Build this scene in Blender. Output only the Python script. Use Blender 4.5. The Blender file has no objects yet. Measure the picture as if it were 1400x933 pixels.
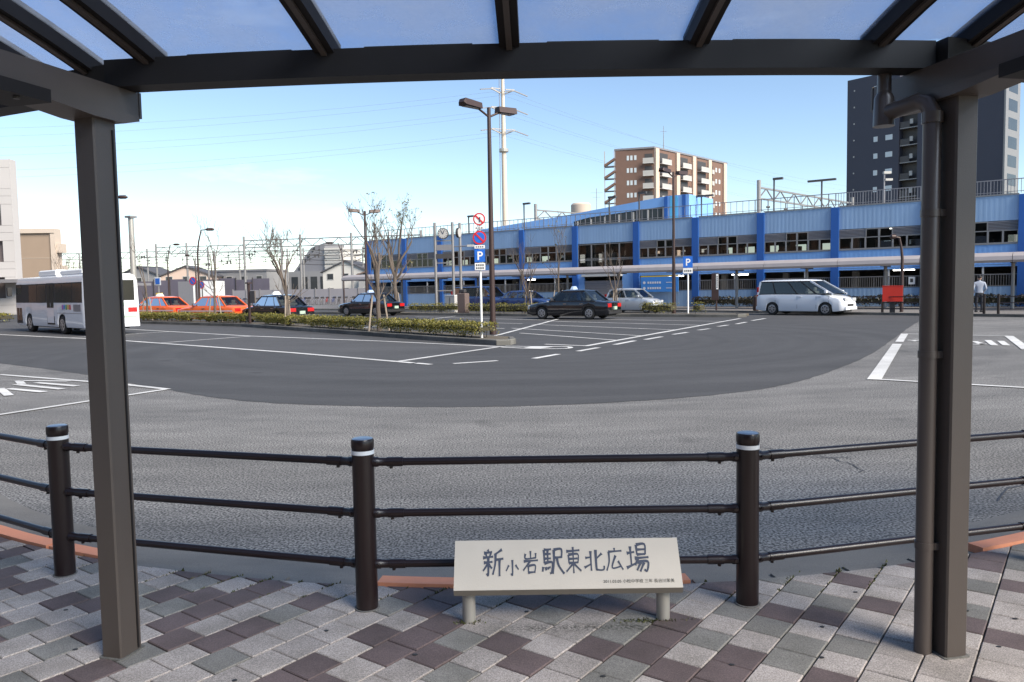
import bpy, math, random
from mathutils import Vector, Matrix
random.seed(7)
R = math.radians
scene = bpy.context.scene
COL = scene.collection

# ------------------------------------------------------------------ camera
cam_d = bpy.data.cameras.new('camera'); cam = bpy.data.objects.new('camera', cam_d); COL.objects.link(cam)
cam_d.sensor_width = 36.0; cam_d.lens = 36.0 * 1072 / 1400; cam_d.clip_start = 0.05; cam_d.clip_end = 3000
PITCH = math.atan((466.5 - 394) / 1072); ROLL = R(1.0)
cam.matrix_world = (Matrix.Translation((0, 0, 1.65)) @ Matrix.Rotation(R(90) - PITCH, 4, 'X') @ Matrix.Rotation(-ROLL, 4, 'Z'))
scene.camera = cam

# ------------------------------------------------------------------ sky, sun, exposure
SUN_EL = R(38); SUN_TO = Vector((0.76, -0.65, 0)).normalized()
world = bpy.data.worlds.new('World'); scene.world = world; world.use_nodes = True
wn = world.node_tree.nodes; wl = world.node_tree.links; wn.clear()
w_out = wn.new('ShaderNodeOutputWorld'); w_bg = wn.new('ShaderNodeBackground'); w_sky = wn.new('ShaderNodeTexSky')
w_sky.sky_type = 'NISHITA'; w_sky.sun_disc = False; w_sky.sun_elevation = SUN_EL
w_sky.sun_rotation = math.atan2(SUN_TO.x, SUN_TO.y); w_sky.air_density = 0.9; w_sky.dust_density = 0.05; w_sky.ozone_density = 1.3
w_bg.inputs['Strength'].default_value = 0.078
w_tc = wn.new('ShaderNodeTexCoord'); w_map = wn.new('ShaderNodeMapping'); w_map.inputs['Scale'].default_value = (1.6, 1.6, 7.0)
w_noi = wn.new('ShaderNodeTexNoise'); w_noi.inputs['Scale'].default_value = 2.3; w_noi.inputs['Detail'].default_value = 7; w_noi.inputs['Roughness'].default_value = 0.6
w_rmp = wn.new('ShaderNodeValToRGB'); w_rmp.color_ramp.elements[0].position = 0.60; w_rmp.color_ramp.elements[1].position = 0.86
w_mul = wn.new('ShaderNodeMath'); w_mul.operation = 'MULTIPLY'; w_mul.inputs[1].default_value = 0.75
w_mix = wn.new('ShaderNodeMix'); w_mix.data_type = 'RGBA'; w_mix.inputs[7].default_value = (6.6, 6.7, 6.9, 1)
wl.new(w_tc.outputs['Generated'], w_map.inputs['Vector']); wl.new(w_map.outputs['Vector'], w_noi.inputs['Vector'])
wl.new(w_noi.outputs['Fac'], w_rmp.inputs['Fac']); wl.new(w_rmp.outputs['Color'], w_mul.inputs[0])
wl.new(w_mul.outputs[0], w_mix.inputs[0]); wl.new(w_sky.outputs['Color'], w_mix.inputs[6])
wl.new(w_mix.outputs[2], w_bg.inputs['Color']); wl.new(w_bg.outputs['Background'], w_out.inputs['Surface'])
sun_d = bpy.data.lights.new('sun', 'SUN'); sun = bpy.data.objects.new('sun', sun_d); COL.objects.link(sun)
sun_d.energy = 3.2; sun_d.angle = R(34); sun_d.color = (1.0, 0.91, 0.78)
to_sun = Vector((SUN_TO.x * math.cos(SUN_EL), SUN_TO.y * math.cos(SUN_EL), math.sin(SUN_EL)))
sun.rotation_euler = to_sun.to_track_quat('Z', 'Y').to_euler()
scene.view_settings.view_transform = 'Standard'; scene.view_settings.look = 'None'
scene.view_settings.exposure = 1.35; scene.view_settings.gamma = 1.0; scene.view_settings.use_curve_mapping = False
scene.render.engine = 'CYCLES'
scene.cycles.transparent_max_bounces = 16

# ------------------------------------------------------------------ materials
MATS = {}
def mat(name, c, rough=0.6, metal=0.0, var=0.12, scale=6.0, bump=0.0, bscale=None, spec=0.5, coat=0.0, detail=6, streak=None):
    if name in MATS: return MATS[name]
    m = bpy.data.materials.new(name); m.use_nodes = True; n = m.node_tree.nodes; l = m.node_tree.links
    b = n['Principled BSDF']; b.inputs['Roughness'].default_value = rough; b.inputs['Metallic'].default_value = metal
    b.inputs['Specular IOR Level'].default_value = spec; b.inputs['Coat Weight'].default_value = coat
    b.inputs['Coat Roughness'].default_value = 0.05
    tc = n.new('ShaderNodeTexCoord'); no = n.new('ShaderNodeTexNoise'); no.inputs['Scale'].default_value = scale; no.inputs['Detail'].default_value = detail
    oi = n.new('ShaderNodeObjectInfo'); ad = n.new('ShaderNodeVectorMath'); ad.operation = 'ADD'
    l.new(tc.outputs['Object'], ad.inputs[0]); l.new(oi.outputs['Location'], ad.inputs[1]); sv = n.new('ShaderNodeVectorMath'); sv.operation = 'MULTIPLY'; sv.inputs[1].default_value = (1, 1, streak or 1); l.new(ad.outputs[0], sv.inputs[0]); l.new(sv.outputs[0], no.inputs['Vector'])
    mx = n.new('ShaderNodeMix'); mx.data_type = 'RGBA'
    mx.inputs[6].default_value = (*[max(0, v * (1 - var)) for v in c], 1); mx.inputs[7].default_value = (*[min(1, v * (1 + var)) for v in c], 1)
    l.new(no.outputs['Fac'], mx.inputs[0]); l.new(mx.outputs[2], b.inputs['Base Color'])
    if bump:
        n2 = n.new('ShaderNodeTexNoise'); n2.inputs['Scale'].default_value = bscale or scale * 4; n2.inputs['Detail'].default_value = 4
        l.new(ad.outputs[0], n2.inputs['Vector'])
        bp = n.new('ShaderNodeBump'); bp.inputs['Strength'].default_value = bump; bp.inputs['Distance'].default_value = 0.02
        l.new(n2.outputs['Fac'], bp.inputs['Height']); l.new(bp.outputs['Normal'], b.inputs['Normal'])
    MATS[name] = m; return m

def ground_mat(name, c, speck, sscale, stain=0.3, rough=0.85, bump=0.4, lo=0.35, hi=0.75, spec=0.5, track=0.0):
    """Asphalt or concrete: fine aggregate specks, broad worn patches and dark stains, in world metres."""
    m = bpy.data.materials.new(name); m.use_nodes = True; n = m.node_tree.nodes; l = m.node_tree.links
    b = n['Principled BSDF']; b.inputs['Roughness'].default_value = rough; b.inputs['Specular IOR Level'].default_value = spec
    g = n.new('ShaderNodeNewGeometry')
    fine = n.new('ShaderNodeTexNoise'); fine.inputs['Scale'].default_value = sscale; fine.inputs['Detail'].default_value = 3
    r1 = n.new('ShaderNodeValToRGB'); r1.color_ramp.elements[0].position = lo; r1.color_ramp.elements[1].position = hi
    r1.color_ramp.elements[0].color = (*[v * (1 - speck) for v in c], 1); r1.color_ramp.elements[1].color = (*[min(1, v * (1 + speck)) for v in c], 1)
    big = n.new('ShaderNodeTexNoise'); big.inputs['Scale'].default_value = 0.35; big.inputs['Detail'].default_value = 5; big.inputs['Roughness'].default_value = 0.6
    r2 = n.new('ShaderNodeValToRGB'); r2.color_ramp.elements[0].position = 0.3; r2.color_ramp.elements[1].position = 0.7
    r2.color_ramp.elements[0].color = (1 - stain, 1 - stain, 1 - stain, 1); r2.color_ramp.elements[1].color = (1 + stain * .35, 1 + stain * .35, 1 + stain * .35, 1)
    med = n.new('ShaderNodeTexNoise'); med.inputs['Scale'].default_value = 2.6; med.inputs['Detail'].default_value = 6; med.inputs['Roughness'].default_value = 0.65
    r3 = n.new('ShaderNodeValToRGB'); r3.color_ramp.elements[0].position = 0.34; r3.color_ramp.elements[1].position = 0.6
    r3.color_ramp.elements[0].color = (1 - stain * .6,) * 3 + (1,); r3.color_ramp.elements[1].color = (1, 1, 1, 1)
    mp = n.new('ShaderNodeMapping'); mp.inputs['Scale'].default_value = (0.45, 1.2, 1); l.new(g.outputs['Position'], mp.inputs['Vector'])
    l.new(g.outputs['Position'], fine.inputs['Vector']); l.new(mp.outputs['Vector'], big.inputs['Vector']); l.new(mp.outputs['Vector'], med.inputs['Vector'])
    l.new(fine.outputs['Fac'], r1.inputs['Fac']); l.new(big.outputs['Fac'], r2.inputs['Fac']); l.new(med.outputs['Fac'], r3.inputs['Fac'])
    m1 = n.new('ShaderNodeMix'); m1.data_type = 'RGBA'; m1.blend_type = 'MULTIPLY'; m1.inputs[0].default_value = 1
    m2 = n.new('ShaderNodeMix'); m2.data_type = 'RGBA'; m2.blend_type = 'MULTIPLY'; m2.inputs[0].default_value = 1
    l.new(r1.outputs['Color'], m1.inputs[6]); l.new(r2.outputs['Color'], m1.inputs[7]); l.new(m1.outputs[2], m2.inputs[6]); l.new(r3.outputs['Color'], m2.inputs[7])
    last = m2.outputs[2]
    if track:      # polished tyre tracks that follow the turning circle, broken up by noise
        vd = n.new('ShaderNodeVectorMath'); vd.operation = 'DISTANCE'; vd.inputs[1].default_value = (.3, 24.5, 0)
        fl2 = n.new('ShaderNodeVectorMath'); fl2.operation = 'MULTIPLY'; fl2.inputs[1].default_value = (1, 1, 0); l.new(g.outputs['Position'], fl2.inputs[0]); l.new(fl2.outputs[0], vd.inputs[0])
        jt = n.new('ShaderNodeMath'); jt.operation = 'MULTIPLY_ADD'; jt.inputs[1].default_value = .5; l.new(big.outputs['Fac'], jt.inputs[0]); l.new(vd.outputs['Value'], jt.inputs[2])
        n1 = n.new('ShaderNodeTexNoise'); n1.noise_dimensions = '1D'; n1.inputs['Scale'].default_value = 1.3; n1.inputs['Detail'].default_value = 3; l.new(jt.outputs[0], n1.inputs['W'])
        r4 = n.new('ShaderNodeValToRGB'); r4.color_ramp.elements[0].position = .36; r4.color_ramp.elements[1].position = .64
        r4.color_ramp.elements[0].color = (1 - track,) * 3 + (1,); r4.color_ramp.elements[1].color = (1 + track,) * 3 + (1,); l.new(n1.outputs['Fac'], r4.inputs['Fac'])
        m5 = n.new('ShaderNodeMix'); m5.data_type = 'RGBA'; m5.blend_type = 'MULTIPLY'; m5.inputs[0].default_value = 1; l.new(last, m5.inputs[6]); l.new(r4.outputs['Color'], m5.inputs[7]); last = m5.outputs[2]
        ds = n.new('ShaderNodeTexNoise'); ds.inputs['Scale'].default_value = .9; ds.inputs['Detail'].default_value = 2; l.new(g.outputs['Position'], ds.inputs['Vector'])
        r5 = n.new('ShaderNodeValToRGB'); r5.color_ramp.elements[0].position = .24; r5.color_ramp.elements[1].position = .31; r5.color_ramp.elements[0].color = (.62, .62, .62, 1); l.new(ds.outputs['Fac'], r5.inputs['Fac'])
        m6 = n.new('ShaderNodeMix'); m6.data_type = 'RGBA'; m6.blend_type = 'MULTIPLY'; m6.inputs[0].default_value = 1; l.new(last, m6.inputs[6]); l.new(r5.outputs['Color'], m6.inputs[7]); last = m6.outputs[2]
    l.new(last, b.inputs['Base Color'])
    bp = n.new('ShaderNodeBump'); bp.inputs['Strength'].default_value = bump; bp.inputs['Distance'].default_value = 0.006
    l.new(fine.outputs['Fac'], bp.inputs['Height']); l.new(bp.outputs['Normal'], b.inputs['Normal'])
    MATS[name] = m; return m

def paver_mat(name, c, speck):
    """Granite-faced concrete block: fine speckle, tone of its own per block, dark algae stain band along the sign's drip line."""
    m = bpy.data.materials.new(name); m.use_nodes = True; n = m.node_tree.nodes; l = m.node_tree.links
    b = n['Principled BSDF']; b.inputs['Roughness'].default_value = 0.8
    g = n.new('ShaderNodeNewGeometry'); oi = n.new('ShaderNodeObjectInfo')
    no = n.new('ShaderNodeTexNoise'); no.inputs['Scale'].default_value = 190; no.inputs['Detail'].default_value = 2
    r1 = n.new('ShaderNodeValToRGB'); r1.color_ramp.elements[0].position = 0.36; r1.color_ramp.elements[1].position = 0.66
    r1.color_ramp.elements[0].color = (*[v * (1 - speck) for v in c], 1); r1.color_ramp.elements[1].color = (*[min(1, v * (1 + speck * .8)) for v in c], 1)
    l.new(g.outputs['Position'], no.inputs['Vector']); l.new(no.outputs['Fac'], r1.inputs['Fac'])
    hv = n.new('ShaderNodeHueSaturation'); mr = n.new('ShaderNodeMapRange'); mr.inputs['To Min'].default_value = 0.84; mr.inputs['To Max'].default_value = 1.12
    l.new(oi.outputs['Random'], mr.inputs['Value']); l.new(mr.outputs[0], hv.inputs['Value']); l.new(r1.outputs['Color'], hv.inputs['Color'])
    big = n.new('ShaderNodeTexNoise'); big.inputs['Scale'].default_value = 5; big.inputs['Detail'].default_value = 5
    rb = n.new('ShaderNodeValToRGB'); rb.color_ramp.elements[0].position = 0.3; rb.color_ramp.elements[1].position = 0.62
    rb.color_ramp.elements[0].color = (.72, .72, .7, 1); rb.color_ramp.elements[1].color = (1, 1, 1, 1)
    l.new(g.outputs['Position'], big.inputs['Vector']); l.new(big.outputs['Fac'], rb.inputs['Fac'])
    mu = n.new('ShaderNodeMix'); mu.data_type = 'RGBA'; mu.blend_type = 'MULTIPLY'; mu.inputs[0].default_value = 1
    l.new(hv.outputs['Color'], mu.inputs[6]); l.new(rb.outputs['Color'], mu.inputs[7])
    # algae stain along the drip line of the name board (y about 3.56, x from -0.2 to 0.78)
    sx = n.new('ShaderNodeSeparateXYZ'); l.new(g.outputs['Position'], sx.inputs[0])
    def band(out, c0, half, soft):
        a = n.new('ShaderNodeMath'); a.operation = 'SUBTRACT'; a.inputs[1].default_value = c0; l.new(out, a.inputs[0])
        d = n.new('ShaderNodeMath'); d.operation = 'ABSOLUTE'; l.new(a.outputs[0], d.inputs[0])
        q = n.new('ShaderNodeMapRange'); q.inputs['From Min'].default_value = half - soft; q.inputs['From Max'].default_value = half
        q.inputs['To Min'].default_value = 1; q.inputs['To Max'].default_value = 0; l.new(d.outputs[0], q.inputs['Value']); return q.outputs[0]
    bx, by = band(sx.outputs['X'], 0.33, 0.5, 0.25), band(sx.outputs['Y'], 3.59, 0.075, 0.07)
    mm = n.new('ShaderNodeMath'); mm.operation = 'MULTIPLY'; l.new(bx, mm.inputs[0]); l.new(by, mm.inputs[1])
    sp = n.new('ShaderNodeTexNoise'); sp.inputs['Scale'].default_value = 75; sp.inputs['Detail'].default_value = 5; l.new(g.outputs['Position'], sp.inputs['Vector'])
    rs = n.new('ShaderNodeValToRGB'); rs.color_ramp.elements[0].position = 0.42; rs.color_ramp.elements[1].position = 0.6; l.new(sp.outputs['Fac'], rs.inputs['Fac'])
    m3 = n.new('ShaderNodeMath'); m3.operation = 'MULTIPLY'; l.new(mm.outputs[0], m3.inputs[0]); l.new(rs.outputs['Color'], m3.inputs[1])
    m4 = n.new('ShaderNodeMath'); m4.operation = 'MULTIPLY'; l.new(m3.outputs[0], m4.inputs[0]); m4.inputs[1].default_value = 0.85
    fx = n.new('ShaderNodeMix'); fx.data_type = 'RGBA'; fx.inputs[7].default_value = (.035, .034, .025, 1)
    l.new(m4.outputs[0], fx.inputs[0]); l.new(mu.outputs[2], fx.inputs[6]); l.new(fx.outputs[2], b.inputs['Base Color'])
    bp = n.new('ShaderNodeBump'); bp.inputs['Strength'].default_value = 0.25; bp.inputs['Distance'].default_value = 0.004
    l.new(no.outputs['Fac'], bp.inputs['Height']); l.new(bp.outputs['Normal'], b.inputs['Normal'])
    MATS[name] = m; return m

def glass_mat(name, tint, mixv, rough=0.03, dirt=0.0, dirtc=(.3, .32, .34), fres=True):
    """Sheet glass: tinted see-through body, mirror reflection by Fresnel, optional film of dirt."""
    m = bpy.data.materials.new(name); m.use_nodes = True; n = m.node_tree.nodes; l = m.node_tree.links; n.clear()
    o = n.new('ShaderNodeOutputMaterial'); t = n.new('ShaderNodeBsdfTransparent'); t.inputs['Color'].default_value = (*tint, 1)
    gl = n.new('ShaderNodeBsdfGlossy'); gl.inputs['Roughness'].default_value = rough
    fr = n.new('ShaderNodeFresnel'); fr.inputs['IOR'].default_value = 1.5
    ad = n.new('ShaderNodeMath'); ad.operation = 'ADD'; ad.use_clamp = True; ad.inputs[1].default_value = mixv; ad.inputs[0].default_value = 0
    if fres: l.new(fr.outputs[0], ad.inputs[0])
    mx = n.new('ShaderNodeMixShader'); l.new(ad.outputs[0], mx.inputs[0]); l.new(t.outputs[0], mx.inputs[1]); l.new(gl.outputs[0], mx.inputs[2])
    last = mx
    if dirt:
        d = n.new('ShaderNodeBsdfDiffuse'); d.inputs['Color'].default_value = (*dirtc, 1)
        tr = n.new('ShaderNodeBsdfTranslucent'); tr.inputs['Color'].default_value = (*dirtc, 1)
        dt = n.new('ShaderNodeMixShader'); dt.inputs[0].default_value = 0.6; l.new(d.outputs[0], dt.inputs[1]); l.new(tr.outputs[0], dt.inputs[2])
        g = n.new('ShaderNodeNewGeometry'); no = n.new('ShaderNodeTexNoise'); no.inputs['Scale'].default_value = 1.7; no.inputs['Detail'].default_value = 8; no.inputs['Roughness'].default_value = .7
        vo = n.new('ShaderNodeTexVoronoi'); vo.inputs['Scale'].default_value = 26
        l.new(g.outputs['Position'], no.inputs['Vector']); l.new(g.outputs['Position'], vo.inputs['Vector'])
        r = n.new('ShaderNodeMapRange'); r.inputs['From Min'].default_value = .3; r.inputs['From Max'].default_value = .75; r.inputs['To Min'].default_value = dirt * .25; r.inputs['To Max'].default_value = dirt * 1.5
        l.new(no.outputs['Fac'], r.inputs['Value'])
        sp = n.new('ShaderNodeMapRange'); sp.inputs['From Min'].default_value = .05; sp.inputs['From Max'].default_value = .12; sp.inputs['To Min'].default_value = .65; sp.inputs['To Max'].default_value = 0
        l.new(vo.outputs['Distance'], sp.inputs['Value'])
        n3 = n.new('ShaderNodeTexNoise'); n3.inputs['Scale'].default_value = 2.5; l.new(g.outputs['Position'], n3.inputs['Vector'])
        r3 = n.new('ShaderNodeMapRange'); r3.inputs['From Min'].default_value = .52; r3.inputs['From Max'].default_value = .62; l.new(n3.outputs['Fac'], r3.inputs['Value'])
        mu = n.new('ShaderNodeMath'); mu.operation = 'MULTIPLY'; l.new(sp.outputs[0], mu.inputs[0]); l.new(r3.outputs[0], mu.inputs[1])
        sm = n.new('ShaderNodeMath'); sm.operation = 'MAXIMUM'; l.new(r.outputs[0], sm.inputs[0]); l.new(mu.outputs[0], sm.inputs[1])
        m2 = n.new('ShaderNodeMixShader'); l.new(sm.outputs[0], m2.inputs[0]); l.new(mx.outputs[0], m2.inputs[1]); l.new(dt.outputs[0], m2.inputs[2]); last = m2
    l.new(last.outputs[0], o.inputs['Surface']); MATS[name] = m; return m

def leaf_mat(name, c1, c2, c3):
    m = bpy.data.materials.new(name); m.use_nodes = True; n = m.node_tree.nodes; l = m.node_tree.links
    b = n['Principled BSDF']; b.inputs['Roughness'].default_value = .55
    g = n.new('ShaderNodeNewGeometry'); r = n.new('ShaderNodeValToRGB'); r.color_ramp.elements[0].color = (*c1, 1); r.color_ramp.elements[1].color = (*c3, 1)
    e = r.color_ramp.elements.new(.5); e.color = (*c2, 1)
    l.new(g.outputs['Random Per Island'], r.inputs['Fac']); l.new(r.outputs['Color'], b.inputs['Base Color'])
    MATS[name] = m; return m

def emit_mat(name, c, s):
    m = bpy.data.materials.new(name); m.use_nodes = True; b = m.node_tree.nodes['Principled BSDF']
    b.inputs['Emission Color'].default_value = (*c, 1); b.inputs['Emission Strength'].default_value = s; MATS[name] = m; return m

ASPH = ground_mat('coarse_asphalt', (.182, .177, .171), .8, 56, .36, .8, .3, lo=.40, hi=.62, track=.08)
ASPH2 = ground_mat('dark_asphalt', (.058, .058, .061), .35, 85, .2, .85, .4, track=.10)
ASPH3 = ground_mat('grey_asphalt', (.075, .074, .077), .4, 75, .22, .85, .3)
CONC = ground_mat('gutter_concrete', (.19, .182, .17), .2, 160, .3, .85, .25)
CONCD = ground_mat('kerb_stone', (.17, .165, .15), .3, 90, .5, .9, .4)
PAVE2 = ground_mat('far_paving', (.20, .185, .175), .3, 14, .2, .85, .1)
GROUND = ground_mat('far_ground', (.12, .12, .118), .2, 20, .3, .9, .1)
PAV_L = paver_mat('paver_light', (.375, .335, .31), .38)
PAV_M = paver_mat('paver_grey', (.205, .195, .178), .34)
PAV_B = paver_mat('paver_maroon', (.125, .092, .090), .25)
JOINT = mat('joint_sand', (.032, .028, .024), .95, var=.3, scale=30)
ORANGE = mat('kerb_paint', (.68, .27, .15), .7, var=.08, scale=20, bump=.1)
WHITEL = ground_mat('road_paint', (.66, .66, .65), .16, 60, .3, .7, .15)
MOSS = leaf_mat('moss', (.03, .035, .01), (.06, .07, .015), (.1, .09, .03))
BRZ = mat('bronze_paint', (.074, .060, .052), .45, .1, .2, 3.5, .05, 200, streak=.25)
BRZ_B = mat('bronze_beam', (.017, .015, .0145), .55, 0, .15, 4, spec=.25)  # darker copy of the bronze: the eaves beam's backlit shade is in the colour
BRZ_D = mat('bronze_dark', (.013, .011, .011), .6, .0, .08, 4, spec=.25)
PIPE = mat('drainpipe_paint', (.082, .067, .060), .34, .1, .05, 4)
FEN = mat('fence_paint', (.013, .0065, .0065), .3, .0, .2, 5, .03, 90)
FEN_T = mat('fence_cap', (.34, .40, .47), .35, .6, .1, 9)
WHITE = mat('white_paint', (.74, .74, .73), .4, 0, .04, 3)
SIGNP = mat('sign_board', (.50, .455, .39), .55, 0, .07, 7, .05, 150)
SIGNE = mat('sign_edge', (.17, .15, .125), .5, 0, .15, 8)
STEEL = mat('steel_leg', (.42, .40, .36), .4, .5, .08, 8)
INK = mat('sign_ink', (.045, .055, .085), .6)
INKS = mat('print_ink', (.06, .06, .05), .6)
BLU_L = mat('facade_light_blue', (.255, .385, .57), .5, .05, .13, 2.2, 0, streak=.1)
BLU_M = mat('facade_blue', (.19, .38, .72), .45, .05, .12, 2.2, 0, streak=.1)
BLU_D = mat('facade_deep_blue', (.022, .105, .37), .45, .1, .08, .6, 0)
GREYM = mat('grey_metal', (.26, .25, .245), .45, .4, .1, 3)
GREYD = mat('dark_metal', (.07, .065, .065), .5, .3, .15, 3)
LOUV = mat('louvre_grey', (.24, .235, .25), .5, .3, .08, 3)
CONW = mat('pale_concrete', (.52, .51, .49), .8, 0, .1, .6)
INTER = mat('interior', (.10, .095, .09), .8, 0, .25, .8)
BROWNL = mat('lamp_brown', (.05, .03, .027), .45, .2, .1, 5)
LENS = mat('lamp_lens', (.35, .32, .28), .3)
TYRE = mat('tyre', (.018, .018, .018), .85, 0, .2, 10)
RIM = mat('rim', (.36, .36, .37), .35, .7, .1, 20)
CHROME = mat('chrome', (.55, .55, .56), .15, 1.0, .02)
BLACKP = mat('black_paint', (.006, .007, .010), .12, 0, .05, 3, coat=1.0)
ORNGP = mat('orange_taxi_paint', (.74, .13, .03), .3, 0, .06, 3, coat=.6)
SILVP = mat('silver_paint', (.50, .53, .57), .28, .4, .04, 3, coat=.6)
WHTP = mat('white_pearl_paint', (.72, .74, .78), .25, 0, .03, 3, coat=.8)
BLUEP = mat('blue_car_paint', (.015, .04, .14), .2, 0, .05, 3, coat=.9)
RUBB = mat('black_trim', (.02, .02, .021), .6)
RED_L = mat('red_lens', (.45, .012, .012), .25, coat=.6)
AMB_L = mat('amber_lens', (.75, .28, .04), .25)
LAMP_L = mat('clear_lens', (.62, .64, .66), .12, .3)
PLATE = mat('licence_plate', (.66, .68, .62), .5)
GREENP = mat('green_plate', (.36, .46, .37), .5)
YELLOW = mat('yellow_panel', (.75, .52, .03), .5)
REDP = mat('red_board', (.50, .025, .012), .55, 0, .12, 3)
BLUES = mat('sign_blue', (.02, .13, .52), .4)
REDS = mat('sign_red', (.55, .03, .035), .4)
SKYB = mat('banner_blue', (.10, .42, .70), .5)
SKIN = mat('skin', (.42, .26, .19), .6)
HAIR = mat('hair', (.015, .012, .011), .6)
SHIRT = mat('grey_jacket', (.26, .29, .35), .8, 0, .2, 8, .3)
SHIRTW = mat('white_jacket', (.62, .61, .6), .8, 0, .1, 8)
TROUS = mat('dark_trousers', (.025, .026, .035), .85, 0, .2, 8)
TANW = mat('tan_tile', (.28, .21, .155), .8, 0, .06, .8)
BUFF = mat('buff_concrete', (.50, .42, .35), .8, 0, .06, .8)
BRICK = mat('brown_tile', (.165, .098, .074), .75, 0, .12, 1.5)
CREAM = mat('cream_pillar', (.62, .47, .37), .75, 0, .05, 1)
BALC = mat('balcony_panel', (.42, .41, .39), .6, 0, .06, 1)
NAVY = mat('dark_tower_tile', (.040, .043, .065), .55, 0, .08, .3)
BARK = mat('bark', (.115, .092, .075), .9, 0, .3, 14, .6, 30)
STAKE = mat('stake_wood', (.30, .25, .20), .9, 0, .2, 10)
ROOFT = mat('house_roof', (.075, .075, .085), .7, 0, .2, 2)
HEDGE = leaf_mat('hedge_leaf', (.09, .095, .016), (.15, .14, .022), (.22, .18, .03))
HEDGED = leaf_mat('dark_hedge_leaf', (.015, .017, .012), (.028, .028, .018), (.05, .04, .03))
HEDGEC = mat('hedge_twigs', (.05, .045, .025), .95, 0, .4, 12)
LEAFY = leaf_mat('yellowing_leaf', (.08, .09, .02), (.16, .14, .03), (.24, .17, .04))
GL_ROOF = glass_mat('roof_glass', (.68, .76, .88), .02, .15, .32, (.56, .60, .67), False)
GL_WIN = glass_mat('window_glass', (.62, .63, .62), .0, .03)
GL_CAR = glass_mat('car_glass', (.30, .33, .33), .03, .02)
GL_PRIV = glass_mat('privacy_glass', (.03, .033, .035), .03, .02)
GL_BUS = mat('bus_glass', (.022, .022, .02), .1, 0, .5, .7, spec=.25)
GL_BLD = mat('reflecting_glass', (.04, .045, .05), .12, 0, .3, .4, spec=.3)
GL_LIT = mat('pale_window', (.55, .60, .62), .15, 0, .12, .8)
SEAT = mat('car_seat', (.5, .49, .46), .8)
TUBE = emit_mat('fluorescent_tube', (1, .97, .9), 6)

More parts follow.
